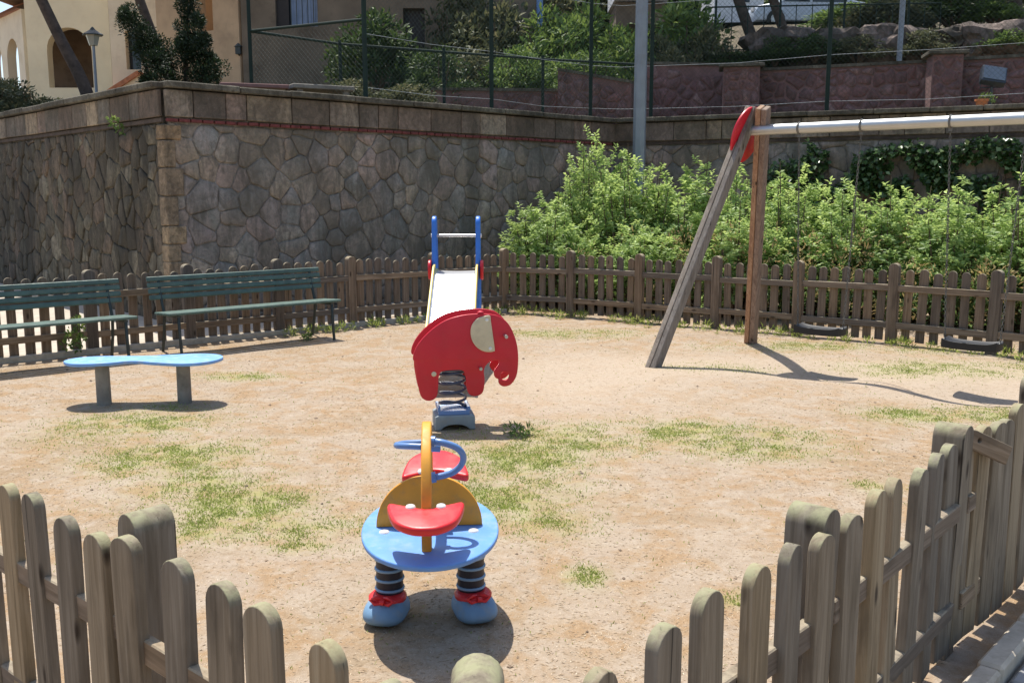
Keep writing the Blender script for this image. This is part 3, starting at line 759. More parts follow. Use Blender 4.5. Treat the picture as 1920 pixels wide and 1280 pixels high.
# kerb and paving outside the near fence, lower right; edging strip under the left fence
kt = bpy.data.objects.new('kerb', None); COL.objects.link(kt); kt['kind'] = 'structure'
d = (Vector((2.5, 4.3))-Vector((1.09, 2.76))).normalized(); n = Vector((d.y, -d.x)); base = Vector((0.95, 2.61))+n*0.15
for i in range(7):
    me = MB(); me.box((0, 0, 0), (0.47, 0.085, 0.16), jit=0.004); p = base+d*(0.24+i*0.48)
    obj('kerb_stone', bevel_mesh(me.mesh('k'), 0.012, 1), M['kerb'], kt, (p.x, p.y, 0.0), (0, 0, math.atan2(d.y, d.x)+rnd.uniform(-.01, .01)))
pv = MB(); c0 = base+n*0.05
pv.add([(*(c0-d*1), .006), (*(c0+d*6), .006), (*(c0+d*6+n*4), .006), (*(c0-d*1+n*4), .006)], [(0, 1, 2, 3)])
po = obj('pavement', pv, M['conc'], kind='structure')
psm = MB(); psm.box((0, 0, 0), (0.19, 0.115, 0.05), jit=0.004); psm = bevel_mesh(psm.mesh('p'), 0.009, 1)
for i in range(16):
    for j in range(9):
        p = c0+d*(0.3+i*0.2+(0.1 if j % 2 else 0))+n*(0.065+j*0.125)
        obj('paving_stone', psm, M['paver'], po, (p.x, p.y, -0.001+rnd.uniform(-.003, .004)), (rnd.uniform(-.01, .01), rnd.uniform(-.01, .01), math.atan2(d.y, d.x)+rnd.uniform(-.02, .02)))
kt2 = bpy.data.objects.new('kerb', None); COL.objects.link(kt2); kt2['kind'] = 'structure'
for a, b in zip(FL, FL[1:]):
    a = Vector(a); b = Vector(b); dd = (b-a).normalized(); nn = Vector((dd.y, -dd.x))*0.02; L = (b-a).length
    me = MB(); me.box((0, 0, 0), (L+0.02, 0.11, 0.15), jit=0.003); m_ = (a+b)/2+nn
    obj('kerb_stone', bevel_mesh(me.mesh('k'), 0.008, 1), M['kerb'], kt2, (m_.x, m_.y, -0.01), (0, 0, math.atan2(dd.y, dd.x)))

# ------------------------------------------------------------------ spring seesaw in the foreground
ss = thing('spring_seesaw', 'blue oval spring seesaw with yellow arch, red seats and striped legs in blue shoes', 'seesaw', (-0.335, 3.78, gz(-0.335, 3.78)), math.radians(4))
hp = 0.385
obj('platform', plate([(0.288*math.cos(a)*(1-0.03*math.cos(2*a)), 0.435*math.sin(a)) for a in [2*PI*i/56 for i in range(56)]], 0.022, bev=0.007), M['blue'], ss, (0, 0, hp))
# arch: board bent over the platform, seen from its end
arch = []
for i in range(41):
    a = PI*i/40; arch.append((0.285*math.cos(a)*(1+0.0*a), 0.435*math.sin(a)**0.8))
inner = [(0.82*x, y-0.05 if y > 0.05 else y) for x, y in arch]
prof = arch+[(x, max(0, y)) for x, y in inner[::-1]]
obj('arch', plate(prof, 0.039, bev=0.007, R=Matrix.Rotation(PI/2, 4, 'Z') @ UP), M['yellow'], ss, (-0.01, 0, hp+0.011))
hd = [(0.212*math.cos(PI*i/24), 0.212*math.sin(PI*i/24)) for i in range(25)]
for s in (-1, 1):                                        # quarter disc either side of the arch
    q = [(0.0+s*0.012, 0)]+[(s*(0.012+0.205*math.cos(PI/2*i/14)), 0.212*math.sin(PI/2*i/14)) for i in range(15)]
    if s < 0: q = q[::-1]
    obj('backrest', plate(q, 0.02, bev=0.004, R=UP), M['yellow'], ss, (-0.004, 0.01, hp+0.012))
def crescent(wd, dp):
    pts = [(-wd, 0.03), (-wd*0.93, 0.062), (-wd*0.62, 0.045), (0, 0.012), (wd*0.62, 0.045), (wd*0.93, 0.062), (wd, 0.03), (wd*0.8, -dp*0.55), (wd*0.4, -dp*0.92), (0, -dp), (-wd*0.4, -dp*0.92), (-wd*0.8, -dp*0.55)]
    return [(p.x, p.y) for p in catmull([Vector((a, b, 0)) for a, b in pts], 5)]
for s in (1, -1):
    st = obj('seat', plate(crescent(0.147 if s > 0 else 0.143, 0.155 if s > 0 else 0.17), 0.036, bev=0.012), M['seat_red'], ss, (-0.012 if s > 0 else 0.02, -0.275 if s > 0 else 0.27, hp+0.160), (math.radians(8 if s > 0 else -14), 0, 0 if s > 0 else PI))
    for bx_ in (-0.058, 0.058):
        mb = MB(); mb.lathe([(0.020, 0), (0.018, 0.006), (0.010, 0.010), (0.001, 0.011)], 14); obj('bolt_cap', mb.mesh('b', 50), M['white_pl'], st, (bx_, 0.022, 0.016))
for bx_, by_ in ((-0.185, -0.06), (0.175, -0.07)):
    mb = MB(); mb.lathe([(0.022, 0), (0.020, 0.006), (0.010, 0.010), (0.001, 0.011)], 14); obj('bolt_cap', mb.mesh('b', 50), M['white_pl'], ss, (bx_, by_, hp+0.010))
# C-shaped grab handles through the arch
c = [(0.02, -0.10, 0.385), (0.06, -0.115, 0.383), (0.115, -0.11, 0.36), (0.14, -0.09, 0.32), (0.13, -0.07, 0.275), (0.09, -0.055, 0.24), (0.02, -0.05, 0.222)]
mb = MB(); mb.tube(catmull([Vector(p) for p in c], 6, False), 0.0135, 10); mb.tube([(0.012, -.10, .385), (0.03, -.103, .385)], 0.022, 10); mb.tube([(0.012, -.05, .222), (0.03, -.05, .225)], 0.022, 10)
obj('handle', mb.mesh('h', 50), M['handle_blue'], ss, (-0.005, 0.0, hp+0.01))
c = [(-0.03, 0.06, 0.33), (-0.08, 0.07, 0.33), (-0.125, 0.10, 0.325), (-0.13, 0.15, 0.315), (-0.10, 0.19, 0.31), (-0.03, 0.20, 0.31)]
mb = MB(); mb.tube(catmull([Vector(p) for p in c], 6, False), 0.0135, 10); mb.tube([(-0.03, .06, .33), (0.05, .06, .325)], 0.02, 10)
obj('handle', mb.mesh('h', 50), M['handle_blue'], ss, (-0.005, -0.03, hp+0.01))
for s, x in ((-1, -0.172), (1, 0.165)):                    # striped spring legs standing in shoes
    sk = MB(); prof = []
    for i in range(25):
        f = i/24; prof.append((0.055+0.002*math.sin(f*PI*8)**2, 0.09+f*(hp-0.10)))
    sk.lathe(prof, 20); leg = obj('leg', sk.mesh('leg', 60), M['sock_dark'], ss, (x, 0.02, 0))
    for i in range(6):
        rr = MB(); zc = 0.13+i*0.043; rr.tube([(0.056*math.cos(2*PI*j/24), 0.056*math.sin(2*PI*j/24), zc) for j in range(24)], 0.0065, 8, closed=True)
        obj('ring', rr.mesh('r', 60), M['sock_blue'], leg)
    sh = MB(); NU, NV = 24, 14; vs = []
    for i in range(NV+1):
        ph = -PI/2+PI*i/NV
        for j in range(NU):
            th = 2*PI*j/NU; cx, cy, cz = math.cos(ph)*math.cos(th), math.cos(ph)*math.sin(th), math.sin(ph)
            toe = max(0, -cy)
            rx = 0.088+0.018*toe; ry = 0.098+0.035*toe; hz = (0.085-0.015*toe)
            zz = cz*hz if cz > 0 else cz*0.055
            e = 0.72; cx = math.copysign(abs(cx)**e, cx); cy = math.copysign(abs(cy)**e, cy)
            vs.append((cx*rx, cy*ry, 0.055+zz))
    fs = [(i*NU+j, i*NU+(j+1) % NU, (i+1)*NU+(j+1) % NU, (i+1)*NU+j) for i in range(NV) for j in range(NU)]
    sh.add(vs, fs); so = obj('shoe', sh.mesh('shoe', 80), M['shoe'], ss, (x+s*0.008, 0.0, -0.004), (0, 0, s*0.25)); so.scale = (0.98, 1.0, 0.86)
    lc = MB(); lc.lathe([(0.052, 0.095), (0.078, 0.108), (0.080, 0.125), (0.066, 0.138), (0.050, 0.14)], 22, sy=1.05)
    for q in (-1, 1):
        lc.tube([(0, -0.055, 0.135), (q*0.028, -0.076, 0.148), (q*0.05, -0.078, 0.136), (q*0.03, -0.082, 0.118), (0, -0.075, 0.122)], 0.009, 8)
    lc.tube([(-0.006, -0.085, 0.132), (0.012, -0.085, 0.13)], 0.014, 8)
    obj('lace', lc.mesh('lace', 60), M['seat_red'], so)

# ------------------------------------------------------------------ elephant spring rider
E0 = Vector((-0.36, 7.12, 0)); er = thing('elephant_spring_rider', 'red elephant spring rider with cream ear on one coil spring', 'spring rider', (E0.x, E0.y, gz(E0.x, E0.y)), math.radians(9))
K = 0.000885
def ec(cx, cy): return ((cx-600)*K, 0.225+(895-cy)*K*1.0)
el = [(182, 660), (200, 780), (218, 850), (250, 885), (290, 895), (330, 883), (355, 850), (365, 780), (370, 700), (388, 655), (430, 642), (500, 640), (560, 642), (588, 665), (598, 720), (602, 780), (615, 835), (650, 865), (700, 865), (738, 840), (752, 790), (756, 720), (750, 655), (770, 605), (818, 572), (868, 570), (882, 590), (862, 620), (842, 645), (836, 675), (852, 705), (872, 728), (874, 755), (892, 782), (932, 793), (978, 778), (1014, 735), (1034, 680), (1042, 600), (1042, 520), (1030, 430), (1000, 335), (955, 255), (890, 200), (820, 178), (740, 170), (640, 172), (540, 186), (440, 216), (350, 268), (270, 335), (205, 410), (170, 475), (158, 530), (165, 552), (181, 565)]
el = [ec(*p) for p in el]; el = [(p.x, p.y) for p in catmull([Vector((a, b, 0)) for a, b in el], 3)]
hole = [ec(*p) for p in [(905, 672), (940, 668), (962, 690), (958, 722), (930, 738), (900, 728), (890, 700)]]
hole = [(p.x, p.y) for p in catmull([Vector((a, b, 0)) for a, b in hole], 4)]
pm = plate(el, 0.022, [hole], 0.006, R=UP)
obj('side_panel', pm, M['red'], er, (0, -0.12, 0)); obj('side_panel', pm, M['red'], er, (0, 0.12, 0.008))
ear = [ec(*p) for p in [(800, 186), (808, 230), (822, 330), (840, 470), (828, 488), (790, 492), (740, 482), (690, 450), (652, 395), (638, 330), (648, 265), (690, 212), (750, 190)]]
ear = [(p.x, p.y) for p in catmull([Vector((a, b, 0)) for a, b in ear], 4)]
eo = obj('ear', plate(ear, 0.016, bev=0.004, R=UP), M['cream'], er, (0, -0.1395, 0))
RX = Matrix.Rotation(PI/2, 3, 'X')
for cx, cy in ((775, 222), (802, 462)):
    mb = MB(); mb.lathe([(0.013, 0), (0.012, 0.005), (0.001, 0.009)], 12, R=RX); x, z = ec(cx, cy); obj('bolt', mb, M['white_pl'], eo, (x, -0.008, z))
mb = MB(); mb.lathe([(0.019, 0), (0.018, 0.006), (0.001, 0.011)], 14, R=RX); x, z = ec(330, 668); obj('bolt_cap', mb.mesh('b', 50), M['cream'], er, (x, -0.131, z))
x, z = ec(500, 400); mb = MB(); mb.box((0, 0, 0), (0.30, 0.216, 0.028)); obj('seat', bevel_mesh(mb.mesh('s'), 0.008), M['red'], er, (x-0.02, 0, 0.60))
x, z = ec(930, 300); mb = MB(); mb.tube([(x, -0.20, 0.70), (x, 0.20, 0.70)], 0.013, 10); obj('handlebar', mb.mesh('h', 50), M['steel'], er)
x, z = ec(720, 640); mb = MB(); mb.tube([(x, -0.17, 0.46), (x, 0.17, 0.46)], 0.012, 10); obj('footrest', mb.mesh('h', 50), M['steel'], er)
x, z = ec(725, 158); mb = MB(); mb.lathe([(0.025, 0), (0.022, 0.012), (0.008, 0.018), (0.001, 0.018)], 14); obj('bolt_cap', mb.mesh('b', 50), M['red'], er, (x, -0.119, z-0.008))
mb = MB(); mb.box((0, 0, 0), (0.24, 0.216, 0.02)); obj('mounting_plate', mb, M['spring'], er, (-0.085, 0, 0.445))
coil = []; turns = 4.0; zb, zt = 0.145, 0.435
for i in range(int(turns*22)+1):
    a = 2*PI*i/22; f = i/(turns*22); coil.append((0.098*math.cos(a)-0.09, 0.098*math.sin(a), zb+(zt-zb)*f))
mb = MB(); mb.tube(coil, 0.0115, 8); obj('spring', mb.mesh('s', 60), M['spring'], er)
mb = MB(); mb.box((-0.09, 0, 0.125), (0.235, 0.235, 0.03)); 
for sx in (-1, 1): mb.box((-0.09+sx*0.112, 0, 0.15), (0.022, 0.235, 0.035))
obj('clamp_plate', bevel_mesh(mb.mesh('c'), 0.005), M['handle_blue'], er)
pr = [(-0.15, 0.0), (-0.148, 0.10), (-0.13, 0.11), (0.13, 0.11), (0.148, 0.10), (0.15, 0.0), (0.11, 0.0), (0.085, 0.022), (0.05, 0.036), (0, 0.04), (-0.05, 0.036), (-0.085, 0.022), (-0.11, 0.0)]
obj('base', plate([(a, b) for a, b in pr][::-1], 0.29, bev=0.008, R=UP), M['base_pl'], er, (-0.085, 0, 0.0))

# ------------------------------------------------------------------ slide
sl = thing('playground_slide', 'steel slide with pale yellow sides and tall blue ladder boards', 'slide', (-0.575, 9.0, 0))
yt, zt, yb, zb_ = 0.72, 0.93, -0.62, 0.20
mb = MB(); path = [(yt+0.32, zt+0.005), (yt+0.04, zt), (yt-0.1, zt-0.04), (0.1, 0.60), (-0.3, 0.385), (-0.48, 0.30), (-0.62, 0.262), (-0.80, 0.25)]
vs = []; hw = 0.205
pts = catmull([Vector((0, a, b)) for a, b in path], 5, False)
for p in pts:
    for x, dz in ((-hw, 0.05), (-hw+0.012, 0.004), (-hw*0.5, 0), (0, -0.002), (hw*0.5, 0), (hw-0.012, 0.004), (hw, 0.05)): vs.append((x, p.y, p.z+dz))
fs = [(i*7+j, i*7+j+1, (i+1)*7+j+1, (i+1)*7+j) for i in range(len(pts)-1) for j in range(6)]
mb.add(vs, fs); obj('chute', mb.mesh('chute', 40), M['steel_slide'], sl)
for s in (-1, 1):
    up = [(p.y, p.z+0.085) for p in pts]; lo = [(p.y, p.z-0.055) for p in pts][::-1]
    up[0] = (up[0][0], up[0][1]-0.02)
    R = Matrix.Rotation(PI/2, 4, 'Z') @ UP
    obj('side_board', plate(up+lo, 0.022, bev=0.005, R=R), M['yellow_pale'], sl, (s*(hw+0.013), 0, 0))
    # ladder board, standing on edge with a rounded head
    lb = [(1.0, -0.02), (1.22, -0.02), (1.20, 0.5), (1.14, 1.0), (1.07, 1.35)]+[(0.975+0.085*math.cos(PI*i/8), 1.42+0.085*math.sin(PI*i/8)) for i in range(9)]+[(0.88, 1.2), (0.84, 0.95), (0.90, 0.5)]
    obj('ladder_board', plate(lb, 0.048, bev=0.012, R=R), M['slide_blue'], sl, (s*(hw+0.02), 0, 0))
    hr = [(0.86, 0.86), (0.93, 0.93), (0.9, 1.04), (0.82, 1.06), (0.76, 1.0), (0.78, 0.9)]
    obj('joint_cover', plate([(p.x, p.y) for p in catmull([Vector((a, b, 0)) for a, b in hr], 4)], 0.03, bev=0.008, R=R), M['red'], sl, (s*(hw+0.062), 0, 0))
    mb = MB(); mb.lathe([(0.024, 0), (0.02, 0.012), (0.001, 0.015)], 12, R=Matrix.Rotation(s*PI/2, 3, 'Y')); obj('bolt_cap', mb.mesh('b', 50), M['white_pl'], sl, (s*(hw+0.044), 0.98, 1.305))
    mb = MB(); mb.tube([(s*(hw-0.02), -0.55, 0.24), (s*(hw-0.02), -0.55, -0.05)], 0.02, 10); obj('leg', mb.mesh('l', 50), M['steel'], sl)
mb = MB(); mb.tube([(-hw-0.02, 0.98, 1.305), (hw+0.02, 0.98, 1.305)], 0.016, 10); obj('crossbar', mb.mesh('c', 50), M['steel'], sl)
for z_ in (0.22, 0.45, 0.68):
    mb = MB(); mb.box((0, 0, 0), (hw*2, 0.09, 0.025)); obj('step', bevel_mesh(mb.mesh('s'), 0.005, 1), M['steel'], sl, (0, 1.06, z_))

# ------------------------------------------------------------------ blue kidney table
tb = thing('play_table', 'light blue kidney-shaped low table on two round concrete legs', 'table', (-3.07, 7.88, 0), math.radians(7))
ko = [(-.635, 0), (-.565, .15), (-.38, .205), (0, .185), (.36, .24), (.56, .19), (.64, 0.02), (.56, -.18), (.36, -.25), (.12, -.16), (-.08, -.07), (-.28, -.155), (-.52, -.155)]
obj('table_top', plate([(p.x, p.y) for p in catmull([Vector((a, b, 0)) for a, b in ko], 6)], 0.028, bev=0.007), M['table_blue'], tb, (0, 0, 0.362))
for x in (-0.335, 0.315):
    mb = MB(); mb.lathe([(0.060, -0.05), (0.058, 0.05), (0.056, 0.345)], 18); obj('leg', mb.mesh('leg', 50), M['conc'], tb, (x, 0.0, gz(-3.07+x, 7.88)))

# ------------------------------------------------------------------ park benches
def bench(label, loc, L, first=None):
    rz = math.atan2(0.66, 0.75)
    if first: return dup(first, loc, rz, label)
    t = thing('park_bench', label, 'bench', loc, rz, 'green park benches along the left fence')
    for i in range(4):                                   # backrest slats, leaning back (back is +y)
        z = 0.60+i*0.066; me = MB(); me.box((0, 0, 0), (L, 0.03, 0.052)); 
        obj('back_slat', bevel_mesh(me.mesh('s'), 0.008, 1), M['bench'], t, (0, 0.235+i*0.018, z+0.01), (math.radians(-14), 0, 0))
    for i in range(4):
        me = MB(); me.box((0, 0, 0), (L-0.02, 0.088, 0.03)); obj('seat_slat', bevel_mesh(me.mesh('s'), 0.007, 1), M['bench'], t, (0, -0.20+i*0.10, 0.465-i*0.006), (math.radians(-2), 0, 0))
    for s in (-1, 1):
        x = s*(L/2-0.13)
        mb = MB(); mb.tube([(x, -0.26, -0.02), (x, -0.235, 0.2), (x, -0.22, 0.425), (x, -0.19, 0.44)], 0.017, 8); obj('leg', mb.mesh('l', 50), M['bench_iron'], t)
        mb = MB(); mb.tube([(x, 0.27, -0.02), (x, 0.19, 0.25), (x, 0.17, 0.43), (x, 0.225, 0.58), (x, 0.30, 0.83)], 0.017, 8); obj('leg', mb.mesh('l', 50), M['bench_iron'], t)
        mb = MB(); mb.beam((x, -0.235, 0.435), (x, 0.18, 0.42), 0.035, 0.022); obj('seat_bracket', mb, M['bench_iron'], t)
    return t
b2 = bench('green slatted park bench nearest the fence corner, fully in view', (-3.00, 10.94, 0), 2.13)
b1 = bench('green slatted park bench farther left, cut off by the picture edge', (-4.83, 9.36, 0), 2.13, b2)

# ------------------------------------------------------------------ swing frame and its two swings
sw = thing('swing_stand', 'timber swing stand with red disc and long round steel beam', 'swing stand', (0, 0, 0))
BD = Vector((0.757, -0.654, 0)); AP = Vector((2.48, 9.99, 2.50))
def leg(base, side, mtl):
    base = Vector(base); top = AP+BD*side; dr = (top-base).normalized(); top2 = top+dr*0.10; base = base-dr*0.1
    ax = BD-dr*BD.dot(dr); ax.normalize(); ay = dr.cross(ax)
    for s in (-1, 1):
        me = MB(); me.beam(base+ax*s*0.031, top2+ax*s*0.031, 0.118, 0.056, up=ax)
        o = obj('leg', bevel_mesh(me.mesh('leg'), 0.006, 1), mtl, sw)
leg((1.42, 9.52, 0), -0.075, M['leg_gray']); leg((2.80, 11.13, 0), 0.075, M['leg_brown'])
DN = Vector((0.735, -0.625, -0.27)).normalized(); DX = Vector((DN.y, -DN.x, 0)).normalized(); Rb = Matrix((DX, DN.cross(DX), DN)).transposed()   # disc axis along the beam
dc = plate(circle(0.29, 48), 0.025, bev=0.006); dc.transform(Rb.to_4x4())
obj('disc', dc, M['red'], sw, AP-BD*0.155+Vector((0.05, 0, -0.17)))
mb = MB(); BA = Vector((AP.x, AP.y, 2.37)); mb.tube([BA-BD*0.05, BA+BD*5.0], 0.052, 16); obj('beam', mb.mesh('beam', 50), M['steel'], sw)
for q, up_ in ((1.42, 0), ):
    pass
EP = AP+BD*4.9                                             # the far A-frame, out of the picture to the right
for off, m_ in ((-1, M['leg_gray']), (1, M['leg_brown'])):
    bb = Vector((EP.x+0.4*0.757, EP.y-0.4*0.654, 0))+Vector((0.70, 0.81, 0))*off; mb = MB(); mb.beam(bb, EP+Vector((0, 0, 0.1))+BD*0.07*off, 0.118, 0.118, up=BD); obj('leg', bevel_mesh(mb.mesh('l'), 0.006, 1), m_, sw)
for sd_ in ((0.02, -0.2), (-0.03, -0.28)):
    mb = MB(); mb.lathe([(0.014, 0), (0.013, 0.008), (0.001, 0.012)], 10); o = obj('bolt', mb, M['steel'], sw, AP-BD*0.11+Vector((sd_[0]-0.04, -0.07, sd_[1])))

def swing(label, tc, seed, yaw=0.0, sag=0.0):
    c = BA+BD*tc; t = thing('swing', label, 'swing', (c.x, c.y, 0), math.atan2(BD.y, BD.x)+0.0, 'swings hanging from the steel beam')
    zs = 0.385
    lk = MB(); lk.tube([(0.007*math.cos(a)*1.0, 0, 0.017*math.sin(a)) for a in [2*PI*i/10 for i in range(10)]], 0.0028, 5, closed=True)
    lkm = lk.mesh('link', 60)
    for s in (-1, 1):
        a = Vector((s*0.31, 0, 2.315)); b = Vector((s*0.235, 0, zs+0.05)); L = (b-a).length; n = int(L/0.0285); d = (b-a)/n
        ch = MB()
        for k in range(n+1):
            p = a+d*k; an = 0 if k % 2 else PI/2
            for i in range(8):
                u0_, u1_ = 2*PI*i/8, 2*PI*(i+1)/8
                P0 = p+Vector((0.0085*math.cos(u0_)*math.cos(an), 0.0085*math.cos(u0_)*math.sin(an), 0.019*math.sin(u0_)))
                P1 = p+Vector((0.0085*math.cos(u1_)*math.cos(an), 0.0085*math.cos(u1_)*math.sin(an), 0.019*math.sin(u1_)))
                ch.tube([P0, P1], 0.0032, 4, caps=False)
        obj('chain', ch.mesh('ch', 60), M['chain'], t)
        hb = MB(); hb.tube([(s*0.31+0.056*0, -0.054*math.cos(q_), 2.37+0.054*math.sin(q_)) for q_ in [2*PI*i/16 for i in range(16)]], 0.010, 6, closed=True); hb.box((s*0.31, 0, 2.305), (0.03, 0.02, 0.04))
        obj('hanger', hb.mesh('h', 50), M['chain'], t)
    # moulded rubber seat: long slab with a raised rolled rim, ends turned up
    st = MB(); nx_, ny_ = 13, 9; vs = []
    for side in (1, -1):
        for i in range(nx_):
            x = -0.25+0.5*i/(nx_-1)
            for j in range(ny_):
                y = -0.105+0.21*j/(ny_-1); rim = max(abs(x)/0.25, 0)**6*0.02+(abs(y)/0.105)**4*0.018
                z = zs+0.13*x*x*4*0.25+(rim+0.014 if side > 0 else -0.036)
                e = 1-0.08*(abs(y)/0.105)**3
                vs.append((x*e, y, z))
    N_ = nx_*ny_; fs = []
    for i in range(nx_-1):
        for j in range(ny_-1):
            a_ = i*ny_+j; fs.append((a_, a_+ny_, a_+ny_+1, a_+1)); fs.append((N_+a_, N_+a_+1, N_+a_+ny_+1, N_+a_+ny_))
    per = [i*ny_ for i in range(nx_)]+[(nx_-1)*ny_+j for j in range(1, ny_)]+[i*ny_+ny_-1 for i in range(nx_-2, -1, -1)]+[j for j in range(ny_-2, 0, -1)]
    for a_, b_ in zip(per, per[1:]+per[:1]): fs.append((b_, a_, N_+a_, N_+b_))
    st.add(vs, fs); obj('seat', bevel_mesh(st.mesh('seat', 50), 0.006, 2), M['rubber'], t)
    for s in (-1, 1):
        br = MB(); br.tube([(s*0.235, -0.07, zs+0.01), (s*0.235, 0, zs+0.05), (s*0.235, 0.07, zs+0.01)], 0.005, 6); obj('seat_bracket', br, M['chain'], t)
    return t
swing('black rubber swing on chains hanging nearest the timber legs', 0.78, 1)
swing('black rubber swing on chains hanging farther along the beam, right of the other', 2.2, 2)

# ------------------------------------------------------------------ shrubs, ivy, weeds
def shoot_bush(rg, h, rad, nshoots, dry=False):
    """bush of upright leafy shoots: leaves stand out round each shoot's end in a rosette"""
    C = []; D = []; N = []; L = []; Wd = []; T = []; stems = MB()
    for s in range(nshoots):
        a = rg.uniform(0, 2*PI); rr = rad*math.sqrt(rg.uniform(0, 1)); f = rr/rad
        top = h*(1-0.42*f**2.2)*rg.uniform(0.6, 1.06)*(1+0.10*math.sin(a*3+f*2))
        if rg.uniform() < 0.6: top *= rg.uniform(0.35, 0.9)
        bx, by = rr*math.cos(a), rr*math.sin(a)
        ax = np.array([0.9*math.cos(a)*f+rg.normal()*0.4, 0.9*math.sin(a)*f+rg.normal()*0.45, 0.62]); ax /= np.linalg.norm(ax)
        tip = np.array([bx, by, top]); ln = rg.uniform(0.06, 0.17)
        nl = int(rg.uniform(13, 22)); tn = np.clip(0.34+0.45*(top/h-0.55)+rg.normal()*0.18, 0.02, 0.98)
        if s < 60: stems.tube([(bx*0.35, by*0.35, 0), (bx*0.8, by*0.8, top*0.55), tuple(tip)], [0.014, 0.009, 0.003], 4, caps=False)
        for k in range(nl):
            t = k/nl; p = tip-ax*ln*(1-t); an = k*2.4+rg.normal()*0.2; el_ = -0.1+0.9*t*t
            sd_ = np.array([math.cos(an), math.sin(an), 0.0])
            d = sd_+ax*(el_+rg.normal()*0.15)
            C.append(p); D.append(d); N.append(ax+rg.normal(size=3)*0.3); L.append(rg.uniform(0.045, 0.075)*(1-0.35*t)); Wd.append(rg.uniform(0.016, 0.026)); T.append(np.clip(tn+0.25*t+rg.normal()*0.09, 0, 1))
    return leaves('bush', np.array(C), np.array(D), np.array(N), np.array(L), np.array(Wd), np.array(T)), stems.mesh('st')
rgb = np.random.default_rng(5)
BV = [shoot_bush(rgb, 1.0, 0.5, 540) for _ in range(3)]
DRYB = clumps('dry', [(rgb.normal()*0.35, rgb.normal()*0.25, rgb.uniform(0.1, 0.55)) for _ in range(40)], [0.14]*40, 40, 0.045, 0.016, rgb, up=0.4)
bush_spec = [  # x, y, width, height, label
 (0.55, 15.0, 1.5, 1.75, 'bushy light green shrub at the hedge\'s left end, behind the fence corner'),
 (1.35, 15.9, 1.5, 2.75, 'tallest light green shrub, its twin peaks rising left of the grey pole'),
 (1.95, 15.3, 1.6, 2.35, 'light green shrub directly left of the grey pole\'s foot'),
 (2.75, 15.2, 1.7, 2.30, 'light green shrub directly right of the grey pole\'s foot'),
 (3.45, 14.7, 1.6, 2.22, 'light green shrub seen just left of the leaning timber leg'),
 (3.2, 13.6, 1.5, 1.65, 'lower light green shrub close behind the fence, crossed by the leaning timber leg'),
 (4.15, 14.2, 1.6, 2.15, 'light green shrub behind the upright timber leg'),
 (4.75, 13.6, 1.6, 1.90, 'light green shrub right of the upright timber leg, behind the nearer swing'),
 (5.35, 13.3, 1.5, 1.85, 'light green shrub between the two swings, below the ivy'),
 (5.95, 12.7, 1.6, 1.95, 'light green shrub above the farther swing, brown at its foot'),
 (6.6, 12.2, 1.6, 1.95, 'light green shrub behind the farther swing\'s right chain'),
 (7.2, 11.5, 1.5, 1.9, 'light green shrub at the far right edge behind the fence'),
 (1.9, 14.2, 1.4, 1.35, 'low light green shrub close behind the fence, right of the slide'),
 (0.95, 14.6, 1.2, 1.3, 'low shaded green shrub just behind the fence corner post')]
for i, (x, y, wd, h, lab) in enumerate(bush_spec):
    fol, stm = BV[i % 3]
    t = thing('shrub', lab, 'shrub', (x, y, 0), rnd.uniform(0, 6.28), 'light green shrubs behind the right-hand fence')
    o = obj('foliage', fol, M['leaf_bush'], t); o.scale = (wd*1.05, wd*1.05, h*0.93)
    o = obj('stems', stm, M['stem'], t); o.scale = (wd, wd, h)
    if i in (2, 3, 4, 6, 8, 9, 10, 7, 5): o = obj('dry_foliage', DRYB, M['leaf_dry'], t, (0, 0, 0)); o.scale = (1.5, 1.5, 1.5+0.5*(i in (8, 5)))
# undergrowth filling the foot of the hedge
uc = []; ur = []
for p in along([(0.2, 14.8), (1.6, 14.6), (3.0, 13.5), (4.4, 12.6), (6.0, 11.4), (7.6, 9.9)], 0.10):
    for k in range(3): uc.append((p.x+rnd.gauss(0.12, .3), p.y+rnd.gauss(.25, .3), rnd.uniform(0.1, 0.75))); ur.append(rnd.uniform(.1, .22))
obj('undergrowth', clumps('ug', uc, ur, 30, 0.08, 0.026, rgb, up=0.4, tint_shift=-0.1), M['leaf_mid'], kind='stuff')
uc = [(c[0]+rnd.gauss(0, .2), c[1]+rnd.gauss(-.05, .15), c[2]*0.9+0.1) for c in uc[::2]]
obj('undergrowth', clumps('ug2', uc, [0.15]*len(uc), 26, 0.09, 0.016, rgb, up=0.6), M['leaf_dry'], kind='stuff')

